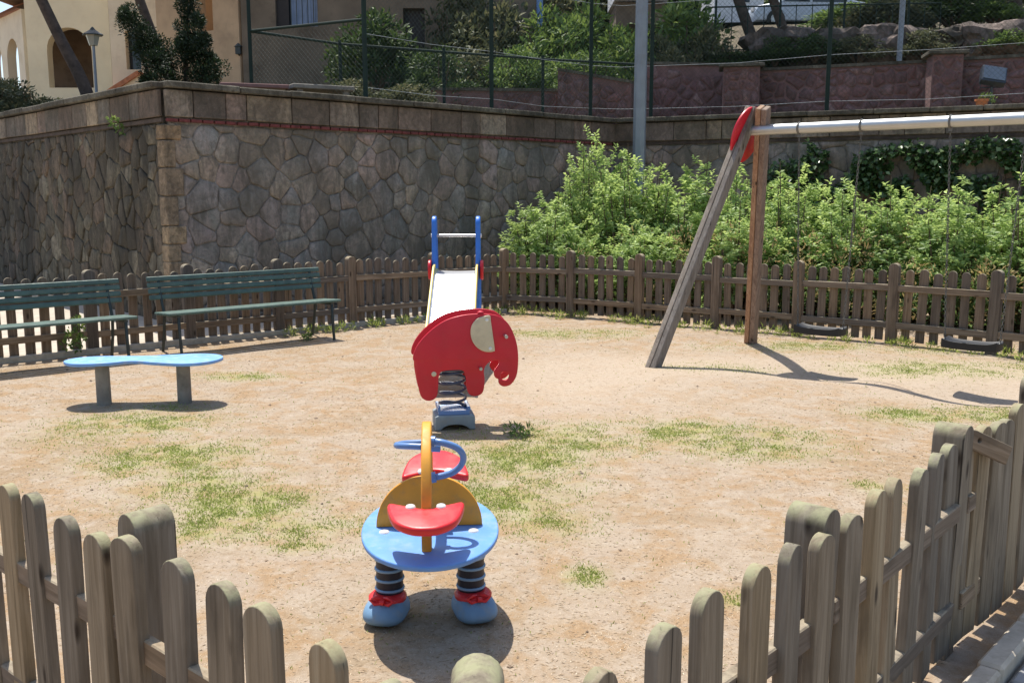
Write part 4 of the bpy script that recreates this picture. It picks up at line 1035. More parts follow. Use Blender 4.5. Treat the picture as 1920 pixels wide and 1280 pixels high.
def ivy(label, spots, leafsize, seed):
    rg_ = np.random.default_rng(seed); t = thing('ivy', label, 'ivy', (0, 0, 0))
    A = Vector((2.0, 19.2)); d = Vector((10.0, -5.2)).normalized(); nrm = Vector((d.y, -d.x))
    C = []; 
    for (u, z, ru, rz, k) in spots:
        for _ in range(k):
            a = rg_.uniform(0, 2*PI); q = math.sqrt(rg_.uniform(0, 1)); uu = u+ru*q*math.cos(a); zz = min(3.0, z+rz*q*math.sin(a))
            if noise.noise((uu*2.2, zz*2.2, seed)) < -0.12: continue
            p = A+d*uu+nrm*(0.07+abs(rg_.normal())*0.12); C.append((p.x, p.y, zz))
    C = np.array(C); n = len(C); D = rg_.normal(size=(n, 3))*0.6+np.array([nrm.x, nrm.y, -0.5]); N = rg_.normal(size=(n, 3))*0.35+np.array([nrm.x*0.6, nrm.y*0.6, 0.9])
    me = leaves('ivy', C, D, N, rg_.uniform(.7, 1.2, n)*leafsize, rg_.uniform(.7, 1.1, n)*leafsize*0.95, np.clip(rg_.normal(.45, .25, n), 0, 1))
    obj('foliage', me, M['leaf_ivy'], t)
    st = MB()
    for (u, z, ru, rz, k) in spots:
        for _ in range(3):
            u1 = u+rg_.uniform(-ru, ru); p0 = A+d*u1+nrm*0.05; p1 = A+d*(u1+rg_.normal()*0.3)+nrm*0.05
            st.tube([(p0.x, p0.y, 0), (p1.x, p1.y, min(2.9, z+rz*0.7))], 0.009, 5)
    obj('vine_stems', st, M['stem'], t)
ivy('dark glossy ivy covering the stone wall under the steel swing beam', [(3.9, 1.9, 0.9, 0.75, 2200), (5.3, 2.0, 0.9, 0.6, 1800), (6.6, 2.0, 1.0, 0.65, 2200), (7.9, 2.0, 0.9, 0.75, 2200), (4.6, 1.4, 2.2, 0.5, 1800), (7.0, 1.4, 1.8, .5, 1600)], 0.10, 3)
# small plants growing from wall joints and at the fence foot
rg2 = np.random.default_rng(9)
p = at(228, 232, 13.35)
o = obj('wall_plant', clumps('wp', [(0, 0, 0), (0.05, -.02, -0.09), (-.05, 0.02, 0.04)], [0.06]*3, 26, 0.07, 0.03, rg2), M['leaf_mid'], None, p+Vector((-0.05, -0.06, 0))); tag(o, 'tiny bright green plant sprouting from the wall just left of the corner', 'plant')
p = at(2, 285, 16.2)
o = obj('wall_plant', clumps('wp', [(0, 0, 0), (0.03, 0, -0.12)], [0.09]*2, 26, 0.09, 0.04, rg2), M['leaf_mid'], None, p+Vector((0, -0.5, 0))); tag(o, 'tiny bright plant sprouting from the wall at the left picture edge', 'plant')
o = obj('weed_plant', clumps('wp', [(rg2.normal()*0.05, rg2.normal()*0.04, 0.05+0.04*i) for i in range(8)], [0.05]*8, 22, 0.06, 0.028, rg2, up=0.7, tint_shift=.15), M['leaf_mid'], None, (-4.62, 10.12, 0.06)); tag(o, 'small leafy weed growing by the fence post between the benches', 'plant')
o = obj('weed_plant', clumps('wp', [(rg2.normal()*0.04, rg2.normal()*0.04, 0.03) for i in range(4)], [0.04]*4, 20, 0.05, 0.02, rg2, up=0.7), M['leaf_mid'], None, (-2.45, 11.3, 0.0)); tag(o, 'tiny weed tuft on the dirt under the fully visible bench', 'plant')
o = obj('weed_plant', clumps('wp', [(rg2.normal()*0.06, rg2.normal()*0.06, 0.02) for i in range(6)]+[(0, 0, 0.05)], [0.04]*7, 22, 0.05, 0.012, rg2, up=0.9), M['leaf_mid'], None, (0.02, 6.85, 0.0)); tag(o, 'small tufted weed beside the elephant rider\'s shadow', 'plant')

# ------------------------------------------------------------------ grey lamp pole
lp = thing('lamp_pole', 'tall grey tapered metal lamp pole rising out of the light green shrubs', 'lamp post', (2.17, 16.7, 0))
mb = MB(); mb.lathe([(0.115, 0), (0.106, 4.0), (0.09, 8.5)], 8); obj('pole', mb, M['pole'], lp)
mb = MB(); mb.box((0, 0, 0.01), (0.4, 0.4, 0.03)); obj('base_plate', mb, M['pole'], lp)
mb = MB(); mb.tube([(0, 0, 8.45), (0, -0.5, 8.8), (0, -1.2, 8.9)], 0.035, 8); mb.box((0, -1.4, 8.88), (0.24, 0.6, 0.12)); obj('lamp_head', mb, M['pole'], lp)

# ------------------------------------------------------------------ chain-link fences on the terrace
def chain_run(t, A, B, z0, z1, pitch, r, mtl, frm=None):
    """crossing diagonal wires between two posts, each one a thin prism"""
    A = Vector(A); B = Vector(B); L = (B-A).length; H = z1-z0; mb = MB(); d = (B-A)/L; n = Vector((-d.y, d.x))
    for s in (1, -1):
        u = -H
        while u < L+0.001:
            a0, a1 = max(0, -u), min(H, L-u)                # wire: along u..u+H rising H
            if a1 > a0+0.02:
                ua, ub = u+a0, u+a1; za, zb2 = (z0+a0, z0+a1) if s > 0 else (z1-a0, z1-a1)
                p = A+d*ua; q = A+d*ub; vs = []
                for (pt, zz) in ((p, za), (q, zb2)):
                    for k in range(3):
                        an = 2*PI*k/3; o_ = n*math.cos(an)*r; vs.append((pt.x+o_.x+s*n.x*0.002, pt.y+o_.y+s*n.y*0.002, zz+math.sin(an)*r))
                mb.add(vs, [(0, 1, 4, 3), (1, 2, 5, 4), (2, 0, 3, 5)])
            u += pitch
    o = obj('wire_mesh', mb, mtl, t, kind='stuff')
cf = thing('chain_link_fence', 'tall dark green chain-link fence standing on the stone wall tops', 'fence', (0, 0, 0))
dm = Vector((6.5, 6.5)).normalized(); dr_ = Vector((10, -5.2)).normalized()
CP = []
for t_ in (3.40, 6.1, 8.75): p = Vector((-4.5, 12.7))+dm*t_; CP.append((p.x-0.17, p.y+0.17))
for t_ in (0.35+0.3, 3.95, 7.2, 10.4): p = Vector((2.0, 19.2))+dr_*t_; CP.append((p.x+0.12, p.y+0.22))
for p in CP:
    mb = MB(); mb.tube([(p[0], p[1], 2.9), (p[0], p[1], 6.9)], 0.038, 10); obj('post', mb, M['fence_green'], cf)
for a, b in zip(CP, CP[1:]):
    chain_run(cf, a, b, 3.17, 6.85, 0.085, 0.0024, M['mesh_green'])
    for zz in (3.35, 4.15, 5.3, 6.6):
        sg = rnd.uniform(.01, .05); mb = MB(); mb.tube([(a[0], a[1], zz), ((a[0]+b[0])/2, (a[1]+b[1])/2, zz-sg), (b[0], b[1], zz)], 0.004, 5); obj('tension_wire', mb, M['wire'], cf)
    mb = MB(); mb.tube([(a[0], a[1], 6.88), (b[0], b[1], 6.88)], 0.022, 8); obj('rail', mb, M['fence_green'], cf)
lf = thing('chain_link_fence', 'lower green chain-link fence with top rail in front of the brown house', 'fence', (0, 0, 0))
LP = [(CP[0][0], CP[0][1]+0.12), (-4.35, 16.5), (-3.1, 17.9), (-1.3, 18.9), (0.62, 19.9), (2.6, 20.7)]
for i, p in enumerate(LP[1:]):
    hz_ = 6.4 if i == 0 else 4.45; g = 2.85
    mb = MB(); mb.tube([(p[0], p[1], g), (p[0], p[1], hz_)], 0.032, 8); obj('post', mb, M['fence_green'], lf)
for a, b in zip(LP, LP[1:]):
    mb = MB(); mb.tube([(a[0], a[1], 4.38), (b[0], b[1], 4.38)], 0.024, 8); obj('rail', mb, M['fence_green'], lf)
    chain_run(lf, a, b, 3.05, 4.36, 0.085, 0.0022, M['mesh_green'])

# ------------------------------------------------------------------ purple stone garden walls on the terrace
def garden_wall(label, A, B, zt0, zt1, cell, seed, z0=3.0, cap=True):
    d = Vector((B[0]-A[0], B[1]-A[1])); L = d.length; t = thing('garden_wall', label, 'wall', (A[0], A[1], 0), math.atan2(d.y, d.x), 'reddish stone garden walls above the playground')
    mb = MB(); mb.add([(0, 0, z0-.3), (L, 0, z0-.3), (L, 0, zt1), (0, 0, zt0), (0, .35, z0-.3), (L, .35, z0-.3), (L, .35, zt1), (0, .35, zt0)], [(0, 1, 2, 3), (5, 4, 7, 6), (3, 2, 6, 7), (1, 5, 6, 2), (4, 0, 3, 7)])
    obj('wall_core', mb, M['purple_mortar'], t)
    r = random.Random(seed); polys = voronoi(0.03, L-0.03, z0, max(zt0, zt1)-0.06, cell, r, 0.035, 0.8)
    for poly in polys:
        cx = sum(p[0] for p in poly)/len(poly); cz = max(p[1] for p in poly)
        if cz > zt0+(zt1-zt0)*cx/L-0.03: continue
        me, cx, cz = stone_mesh(poly, 0.02, r); obj('stone', me, M['purple'], t, (cx, 0, cz))
    if cap:
        n = max(1, int(L/0.9))
        for i in range(n):
            u0_, u1_ = L*i/n, L*(i+1)/n; za, zb2 = zt0+(zt1-zt0)*i/n, zt0+(zt1-zt0)*(i+1)/n
            me = MB(); me.beam((u0_+.004, .17, za+.03), (u1_-.004, .17, zb2+.03), .44, .06); obj('coping_slab', me, M['coping'], t)
    return t
def pier(label, x, y, z1, wd=0.62):
    t = thing('wall_pier', label, 'pier', (x, y, 0), -0.2, 'reddish stone piers of the garden wall')
    mb = MB(); mb.box((0, 0, (2.7+z1)/2), (wd, wd, z1-2.7)); obj('shaft', mb, M['purple_mortar'], t)
    for i, poly in enumerate(voronoi(-wd/2+.03, wd/2-.03, 3.0, z1-.05, 0.2, random.Random(int(x*10)), 0.03, 0.8)):
        me, cx, cz = stone_mesh(poly, 0.015, random.Random(i)); obj('stone', me, M['purple'], t, (cx, -wd/2, cz))
    mb = MB(); mb.box((0, 0, z1+.04), (wd+.18, wd+.18, .07)); obj('cap', bevel_mesh(mb.mesh('c'), .01, 1), M['coping'], t)
a = at(808, 170, 20.8); b = at(1046, 172, 21.6); garden_wall('low reddish stone wall in the shade left of the grey lamp pole', (a.x, a.y), (b.x, b.y), a.z, b.z, .3, 1)
a = at(1046, 133, 21.4); b = at(1182, 156, 20.6); garden_wall('reddish stone wall with sloping top immediately left of the lamp pole', (a.x, a.y), (b.x, b.y), a.z, b.z, .24, 2)
a = at(1190, 121, 22.6); b = at(1362, 124, 22.0); garden_wall('shaded reddish wall between the lamp pole and the swing\'s red disc', (a.x, a.y), (b.x, b.y), a.z, b.z, .3, 3)
a = at(1420, 134, 21.2); b = at(1748, 118, 19.6); garden_wall('long reddish stone wall behind the steel swing beam', (a.x, a.y), (b.x, b.y), a.z, b.z, .27, 4)
a = at(1798, 114, 19.4); b = at(1990, 104, 18.6); garden_wall('reddish stone wall behind the floodlight at the right edge', (a.x, a.y), (b.x, b.y), a.z, b.z, .27, 5)
a = at(1390, 130, 21.2); pier('reddish stone pier directly above the swing\'s red disc', a.x, a.y, a.z, 0.75)
a = at(1772, 106, 19.2); pier('reddish stone pier with flat cap left of the floodlight', a.x, a.y, a.z, 0.55)

# floodlight and flower pot
p = at(1862, 143, 18.2); gzv = 3.1
fl = thing('floodlight', 'blue-grey square floodlight tilted on a short bracket above the wall', 'floodlight', (p.x, p.y, p.z), math.radians(-12))
mb = MB(); mb.box((0, 0, 0), (0.44, 0.16, 0.34)); o = obj('housing', bevel_mesh(mb.mesh('h'), 0.03), M['flood'], fl, (0, 0, 0), (math.radians(-28), math.radians(10), 0))
mb = MB(); mb.box((0, -0.086, 0.01), (0.38, 0.012, 0.27)); obj('glass', mb, M['flood_glass'], o)
mb = MB(); mb.tube([(0, 0.03, -0.1), (0, 0.05, 3.0-p.z)], 0.025, 8); mb.tube([(-.2, 0.02, 0), (-.2, 0.03, -.2), (.2, 0.03, -.2), (.2, 0.02, 0)], 0.012, 6); obj('bracket', mb, M['flood'], fl)
p = at(1846, 192, 16.75); pt = thing('flower_pot', 'small orange terracotta pot with a green plant on the wall top', 'plant pot', (p.x, p.y+0.1, 3.16))
mb = MB(); mb.lathe([(0.07, 0), (0.10, 0.12), (0.115, 0.12), (0.115, 0.155), (0.10, 0.155), (0.09, 0.13)], 16); obj('pot', mb.mesh('p', 50), M['terracotta'], pt)
obj('leaves', clumps('pl', [(0.03, 0, .2), (0.12, 0, .2), (.18, 0, .16), (0, 0, 0.19)], [.05]*4, 30, .06, .02, rg2), M['leaf_mid'], pt)

# ------------------------------------------------------------------ planter and concrete table on the terrace
p = at(475, 170, 15.3); pl = thing('brick_planter', 'low reddish block planter on the terrace below the house lamp', 'planter', (p.x, p.y, 2.95), 0.35)
mb = MB(); mb.box((0, 0, .16), (0.92, 0.5, .42)); obj('body', mb, M['brown_shade_wall'], pl)
mb = MB(); mb.box((0, 0, .40), (1.02, 0.6, .06)); obj('cap', bevel_mesh(mb.mesh('c'), .01, 1), M['purple_mortar'], pl)
p = at(598, 170, 15.9); ct = thing('concrete_table', 'low concrete slab table on the terrace behind the stone wall', 'table', (p.x, p.y, 2.95), 0.5)
mb = MB(); mb.box((0, 0, .44), (1.0, .6, .07)); obj('table_top', bevel_mesh(mb.mesh('c'), .01, 1), M['conc'], ct)
for s in (-1, 1): mb = MB(); mb.box((s*.38, 0, .2), (.1, .48, .41)); obj('leg', mb, M['conc'], ct)
# ------------------------------------------------------------------ houses
def wall_panel(outline, holes, th, A, B, z0=0):
    """upright wall from A to B with openings; outline and holes in (u, z)"""
    me = plate(outline, th, holes, R=UP, smooth=30); return me
def rect(a, b, c, d): return [(a, b), (c, b), (c, d), (a, d)]
def archo(c, wd, z0, zs, n=14): return [(c-wd/2, z0), (c+wd/2, z0)]+[(c+wd/2*math.cos(PI*i/n), zs+wd/2*math.sin(PI*i/n)) for i in range(n+1)]
hA = thing('arcaded_house', 'yellow rendered house with round arches and tiled roof behind the leaning pine', 'house', (-17.1, 34.0, 0))
def panel(root, name, A, B, outline, holes, th, mtl):
    d = Vector((B[0]-A[0], B[1]-A[1])); me = plate(outline(d.length) if callable(outline) else outline, th, holes, R=UP, smooth=30)
    return obj(name, me, mtl, root, (A[0]-root.location.x, A[1]-root.location.y, 0), (0, 0, math.atan2(d.y, d.x)))
c0_ = at(57, 100, 34); c1_ = at(212, 100, 34); zb0 = 3.2; zt0 = 8.9
ac = at(135, 100, 34).x-c0_.x
panel(hA, 'front_wall', (c0_.x, 34), (c1_.x, 34), lambda L: rect(0, zb0, L, zt0), [archo(ac, 1.52, at(135, 166, 34).z, at(135, 97, 34).z)], 0.4, M['yellow_wall'])
dirL = Vector((-.67, .74)).normalized(); cl = Vector((c0_.x-0.1, 34.1)); fl_ = cl+dirL*8.5
panel(hA, 'side_wall', (fl_.x, fl_.y), (cl.x, cl.y), rect(0, zb0, 8.5, zt0-1.0), [archo(8.5-k, 1.35, 5.3, 6.4) for k in (1.35, 3.35, 5.35, 7.3)], 0.3, M['cream_wall'])
# loggia behind the arches: floor, back wall with an open arch, ceiling
bkA = Vector((c0_.x-2.2, 37.6)); 
panel(hA, 'back_wall', (c0_.x-1.0, 37.4), (c1_.x+1.5, 37.4), rect(0, zb0, 5.6, zt0-.2), [archo(2.62, .85, 5.2, 6.45)], 0.3, M['brown_shade_wall'])
mb = MB(); mb.box((c0_.x+1.6-hA.location.x, 2.0, zt0-.55), (5.6, 3.9, .2)); obj('ceiling', mb, M['brown_shade_wall'], hA)
mb = MB(); mb.box((c0_.x+1.4-hA.location.x, 2.0, 5.0), (5.4, 3.9, .2)); obj('loggia_floor', mb, M['roof_tile'], hA)
tile = MB(); tile.lathe([(0.085, -0.9), (0.075, 0.9)], 10, R=Matrix.Rotation(PI/2, 3, 'X')); tm = tile.mesh('tile', 60)
rf = MB(); rf.add([(-1.0, -.25, zt0), (4.2, -.25, zt0), (4.2, 3.8, zt0+1.5), (-1.0, 3.8, zt0+1.5), (-1.0, -.25, zt0-.12), (4.2, -.25, zt0-.12)], [(0, 1, 2, 3), (0, 4, 5, 1)])
rfo = obj('roof', rf, M['roof_tile'], hA, (c0_.x-hA.location.x, 0, 0))
for i in range(18): obj('roof_tile', tm, M['roof_tile'], rfo, (-0.8+i*0.27, 0.55, zt0+0.33), (math.radians(20.3), 0, 0))
rf2 = MB()
p0 = fl_+Vector((-.3, -.25)); p1 = cl+Vector((-.2, -.35)); ib = Vector((.74, .67))*2.2
rf2.add([(p0.x, p0.y, 7.95), (p1.x, p1.y, 7.95), (p1.x+ib.x, p1.y+ib.y, 9.0), (p0.x+ib.x, p0.y+ib.y, 9.0)], [(0, 1, 2, 3)])
obj('roof', rf2, M['roof_tile'], hA, (-hA.location.x, -hA.location.y, 0))
# cream block to its right
e0 = at(212, 100, 32.5); e1 = at(310, 100, 32.5)
hw0, hw1 = at(234, 0, 32.5).x-e0.x, at(262, 0, 32.5).x-e0.x
hC = thing('cream_house', 'cream rendered house block with barred window between the arches and dark juniper', 'house', (e0.x, 32.5, 0))
panel(hC, 'front_wall', (e0.x, 32.5), (e1.x, 32.5), lambda L: rect(0, 3.2, L, 11), [rect(hw0, at(0, 132, 32.5).z, hw1, at(0, 60, 32.5).z)], .35, M['cream_wall'])
mb = MB(); mb.box((0.1, 2.2, 7.1), (.3, 4.0, 7.8)); obj('side_wall', mb, M['cream_wall'], hC)
mb = MB(); mb.box(((hw0+hw1)/2, .12, 6.5), (hw1-hw0, .04, 1.6)); obj('window', mb, M['glass'], hC)
mb = MB(); mb.beam((-0.1, -.5, 4.75), (1.15, -.5, 5.5), 1.0, .14); obj('tiled_stair_rail', mb, M['roof_tile'], hC)
mb = MB(); mb.beam((-0.1, -.5, 4.3), (1.35, -.5, 5.15), .8, .7); obj('stair_wall', mb, M['cream_wall'], hC)
# tan house with small window, then the brown house with shade put into its colour
hT = thing('tan_house', 'warm tan house corner with small dark window and wall lamp', 'house', (at(305, 0, 29).x, 29, 0))
a = at(305, 100, 29); b = at(458, 100, 27.6); L = math.hypot(b.x-a.x, 1.4)
u0_, u1_ = at(388, 0, 28.3).x-a.x, at(427, 0, 28.3).x-a.x
wz0, wz1 = at(0, 62, 28.3).z, at(0, -20, 28.3).z
panel(hT, 'front_wall', (a.x, 29), (b.x, 27.6), rect(0, 3.0, L, 11), [rect(u0_, wz0, u1_, wz1)], .35, M['tan_wall'])
mb = MB(); mb.box((0, 0, 0), (u1_-u0_, .04, wz1-wz0)); wn = obj('window', mb, M['glass'], hT, ((u0_+u1_)/2, -.55, (wz0+wz1)/2), (0, 0, -0.45))
for k in range(4): mb = MB(); mb.box((-.24+k*.16, -.06, 0), (.02, .02, wz1-wz0)); obj('window_bar', mb, M['dark_wood'], wn)
p = at(447, 95, 27.4); mb = MB(); mb.box((0, 0, 0), (.14, .14, .2)); mb.lathe([(.12, .1), (.01, .2)], 8); mb.beam((0, 0, -.1), (0.05, .25, -.22), .03, .03); obj('wall_lantern', mb, M['lamp_dark'], hT, (p.x-hT.location.x, p.y-29, p.z))
mb = MB(); mb.box((L*.45, 3.6, 6.9), (L*.8, 5.6, 7.6)); obj('house_body', mb, M['tan_wall'], hT)
hB = thing('brown_house', 'house rendered a darker brown for its shade, with dark door behind the chain-link fence', 'house', (b.x, 27.6, 0))
a = b; b2_ = at(1010, 100, 27.6)
def ux(px): return at(px, 100, 27.6).x-a.x
def zz(py): return at(960, py, 27.6).z
panel(hB, 'front_wall', (a.x, 27.6), (b2_.x, 27.6), lambda L: rect(0, 3.0, L, 11), [rect(ux(522), zz(52), ux(600), zz(-30)), rect(ux(758), zz(172), ux(798), zz(18))], .35, M['brown_shade_wall'])
mb = MB(); mb.box((ux(561), .14, (zz(52)+zz(-30))/2), (ux(600)-ux(522), .04, zz(-30)-zz(52))); wi = obj('window', mb, M['glass'], hB)
mb = MB(); x0, x1 = ux(548), ux(596)
for k in range(12): mb.box((x0+(x1-x0)*(k+.5)/12, .08+.02*(k % 2), (zz(50)+zz(-30))/2), ((x1-x0)/12+.01, .02, zz(-30)-zz(50)))
obj('curtain', mb, M['curtain'], wi)
mb = MB(); mb.box((ux(533), -.03, (zz(52)+zz(-30))/2), (ux(546)-ux(522), .05, zz(-30)-zz(52))); obj('shutter', mb, M['dark_wood'], wi)
for k in range(5): mb = MB(); mb.box((ux(549)+k*.155, -.05, (zz(50)+zz(-30))/2), (.02, .02, zz(-30)-zz(50))); obj('window_bar', mb, M['lamp_dark'], wi)
mb = MB(); mb.box((ux(778), .1, (zz(172)+zz(18))/2), (ux(798)-ux(758)-.02, .06, zz(18)-zz(172))); dr2 = obj('door', mb, M['dark_wood'], hB)
for s in (.25, .75):
    mb = MB(); mb.box((ux(778), .06, zz(172)+(zz(18)-zz(172))*s), (.38, .02, .85)); obj('door_panel', mb, M['dark_wood'], dr2)
mb = MB(); mb.box(((ux(1010))/2, 4.2, 6.9), (ux(1010), 7.6, 7.6)); obj('house_body', mb, M['brown_shade_wall'], hB)
# pale buildings far right
hp1 = at(1195, 10, 42); h2 = thing('white_house', 'pale house wall glimpsed above the shrubs behind the lamp pole', 'house', (hp1.x, 42, 0))
mb = MB(); mb.box((0, 0, 10.4), (2.2, 3, 1.9)); obj('wall', mb, M['white_wall'], h2); mb = MB(); mb.box((0, 0, 11.4), (2.6, 3.4, .15)); obj('roof', mb, M['roof_tile'], h2)
mb = MB(); mb.box((0, 0.2, 6.8), (2.0, 2.6, 5.2)); obj('lower_wall', mb, M['brown_shade_wall'], h2)
hp2 = at(1368, 60, 40); h3 = thing('white_house', 'bluish white house wall glimpsed behind the leftmost right-hand pine trunk', 'house', (hp2.x, 40, 0))
mb = MB(); mb.box((0, 0, 8.0), (1.9, 3, 5.4)); obj('wall', mb, M['white_wall'], h3)
mb = MB(); mb.box((0.1, -1.52, 9.4), (.6, .04, .9)); obj('window', mb, M['glass'], h3)

# ------------------------------------------------------------------ street lantern, bollard post
p = at(181, 175, 24); ll = thing('street_lantern', 'old street lantern on a thin pole in front of the arched house', 'street lamp', (p.x, 24, tz(p.x, 24)))
zt_ = at(181, 86, 24).z-ll.location.z
mb = MB(); mb.lathe([(.07, -.1), (.05, .4), (.038, .5), (.033, zt_)], 10); obj('pole', mb.mesh('p', 50), M['pole'], ll)
mb = MB(); mb.lathe([(.10, zt_), (.17, zt_+.24)], 6); obj('lamp_glass', mb, M['lamp_glass'], ll)
mb = MB(); mb.lathe([(.26, zt_+.24), (.25, zt_+.26), (.08, zt_+.36), (.03, zt_+.42), (.005, zt_+.44)], 6); obj('lamp_cap', mb, M['lamp_dark'], ll)
p = at(1685, 122, 21.5); tp = MB(); tp.tube([(p.x, 21.5, 3.2), (p.x+.02, 21.5, 9.5)], 0.058, 10); o = obj('thin_pole', tp.mesh('p', 60), M['pole'], None); tag(o, 'thin grey metal pole standing behind the reddish wall on the right', 'pole')
p = at(1012, 20, 26); tp = MB(); tp.tube([(p.x, 26, 3.2), (p.x, 26, 9.5)], 0.09, 10); o = obj('thin_pole', tp.mesh('p', 60), M['handle_blue'], None); tag(o, 'blue-grey pole among the shrubs left of the lamp pole', 'pole')

# ------------------------------------------------------------------ boulders
def boulder(x, y, z, r, seed, lab):
    rr = random.Random(seed); b = bmesh.new(); bmesh.ops.create_icosphere(b, subdivisions=3, radius=1)
    for v in b.verts:
        n_ = v.co.normalized(); k = 1+0.45*noise.noise(n_*1.5+Vector((seed*3.1, 0, 0)))+0.16*noise.noise(n_*4+Vector((seed, 0, 0)))
        v.co = n_*k; v.co.z = max(-0.7, min(0.72, v.co.z)); v.co.x *= 1.35; v.co.z *= 0.78
    me = bpy.data.meshes.new('boulder'); b.to_mesh(me); b.free(); me.update(); smooth_mesh(me, 28)
    o = obj('boulder', me, M['boulder'], None, (x, y, z), (rr.uniform(-.2, .2), rr.uniform(-.2, .2), rr.uniform(-.4, .4))); o.scale = (r, r, r)
    tag(o, lab, 'boulder', 'rough boulders stacked above the reddish wall')
    return o
bs = [(1455, 92, .6, 'dark boulder at the left end of the row, beneath the pine trunks'), (1515, 105, .55, 'shaded boulder left of the tall green fence post'), (1575, 88, .62, 'broad shaded boulder right of the tall green fence post'), (1640, 100, .6, 'grey boulder immediately left of the thin pole'), (1705, 82, .6, 'grey boulder immediately right of the thin pole'), (1735, 102, .45, 'smaller boulder low beside the capped pier'), (1795, 72, .42, 'pinkish boulder standing above the capped pier'), (1850, 78, .6, 'large pinkish sunlit boulder right of the pier'), (1905, 68, .55, 'dark boulder high at the right picture edge'), (1905, 98, .45, 'low pale boulder above the floodlight'), (1830, 98, .4, 'small boulder low between the pier and floodlight'), (1660, 72, .5, 'flat boulder high behind the thin pole'), (1490, 72, .4, 'small boulder under the second pine trunk'), (1765, 90, .4, 'small dark boulder tucked behind the capped pier')]
for i, (px, py, r, lab) in enumerate(bs):
    p = at(px, py, 24.2-(px-1450)/500*1.6); boulder(p.x, p.y, p.z, r, i+1, lab)

# ------------------------------------------------------------------ trees
def trunk_mesh(pts, r0, r1, n=12):
    P = catmull([Vector(p) for p in pts], 5, False); k = len(P); mb = MB(); mb.tube(P, [r0+(r1-r0)*i/(k-1) for i in range(k)], n); return mb
def pine(label, base, top, r0, crown_z, crown_r, seed):
    t = thing('pine_tree', label, 'tree', base, 0, 'leaning pines on the terrace'); rg_ = np.random.default_rng(seed)
    b = Vector(base); q = Vector(top)-b; end = q*((crown_z-b.z)/q.z)
    mid = [Vector((0, 0, -.3)), q*.35+Vector((.05, 0, 0)), q*.8, q.lerp(end, .5), end]
    obj('trunk', trunk_mesh(mid, r0, r0*.55).mesh('t', 60), M['bark'], t)
    br = MB(); cs = []
    for i in range(9):
        a = 2*PI*i/9+rg_.uniform(-.3, .3); l = crown_r*rg_.uniform(.5, .95); z = end.z+rg_.uniform(-.3, .8)
        e = end+Vector((math.cos(a)*l, math.sin(a)*l, z-end.z)); br.tube([end-Vector((0, 0, .6)), (end+e)/2+Vector((0, 0, .2)), e], [.09, .06, .03], 6); cs.append(e)
        cs.append((end+e)/2+Vector((0, 0, .5)))
        cs.append(e+Vector((rg_.normal()*.5, rg_.normal()*.5, .3)))
    cs.append(end+Vector((0, 0, .9))); obj('limbs', br, M['bark'], t)
    obj('crown', clumps('cr', cs, [crown_r*.30]*len(cs), 150, .34, .10, rg_, sq=.6), M['leaf_tree'], t)
def pine_px(label, x0, y0, x1, y1, d, r, cz, cr, seed):
    a = at(x0, y0, d); b = at(x1, y1, d); g = tz(a.x, d); k = (a.z-g)/(b.z-a.z); base = a-(b-a)*k; base.y = d
    pine(label, (base.x, d, base.z), (b.x, d, b.z), r, cz, cr, seed)
pine_px('leaning pine trunk crossing the yellow arch at the left', 168, 192, 78, 0, 22, .155, 11.5, 3.0, 1)
pine_px('pine trunk rising behind the dark juniper', 298, 100, 262, 0, 25, .16, 12.5, 3.2, 2)
pine_px('leaning pine trunk in front of the bluish white wall', 1422, 110, 1385, 0, 26.5, .19, 12.5, 3.4, 3)
pine_px('second leaning pine trunk beside the pale car', 1478, 85, 1450, 0, 27, .17, 12.8, 3.2, 4)
pine_px('upright dark pine trunk behind the boulders', 1745, 60, 1735, 0, 29, .2, 13, 3.4, 5)
pine_px('dark pine trunk at the right picture edge', 1910, 60, 1902, 0, 28, .24, 13, 3.2, 6)

def ellipsoid_clumps(rg_, n, R, squash=1.0):
    u = unit(rg_, n); rr = rg_.uniform(.35, 1, n)**.5; u[:, 2] = np.abs(u[:, 2])*1.0-0.25*(rg_.uniform(0, 1, n))
    return [(u[i, 0]*rr[i]*R[0]*(1+.25*noise.noise(Vector(u[i])*2)), u[i, 1]*rr[i]*R[1], R[2]*.3+u[i, 2]*rr[i]*R[2]*.75) for i in range(n)]
rgt = np.random.default_rng(21)
SHR = {k: [clumps('shr', ellipsoid_clumps(rgt, 70, (.5, .5, 1.0)), [.13]*70, 60, .085, .032, rgt, tint_shift=.0) for _ in range(2)] for k in ('mid',)}
STM = MB()
for i in range(9):
    a = i*2.4; STM.tube([(0.03*math.cos(a), .03*math.sin(a), 0), (.2*math.cos(a), .2*math.sin(a), .45), (.3*math.cos(a), .3*math.sin(a), .8)], [.02, .014, .006], 5)
STMm = STM.mesh('stm')
def shrub(px, py_top, d, wd, lab, m_='leaf_mid', name='bush', grp='shrubs on the terrace', ybase=None):
    p = at(px, py_top, d); g = tz(p.x, d); 
    if ybase is not None: g = at(px, ybase, d).z
    t = thing(name, lab, 'shrub', (p.x, d, g), rnd.uniform(0, 6.28), grp); h = max(.4, p.z-g)
    o = obj('foliage', SHR['mid'][rnd.randrange(2)], M[m_], t); o.scale = (wd, wd, h)
    o = obj('stems', STMm, M['stem'], t); o.scale = (wd*.9, wd*.9, h)
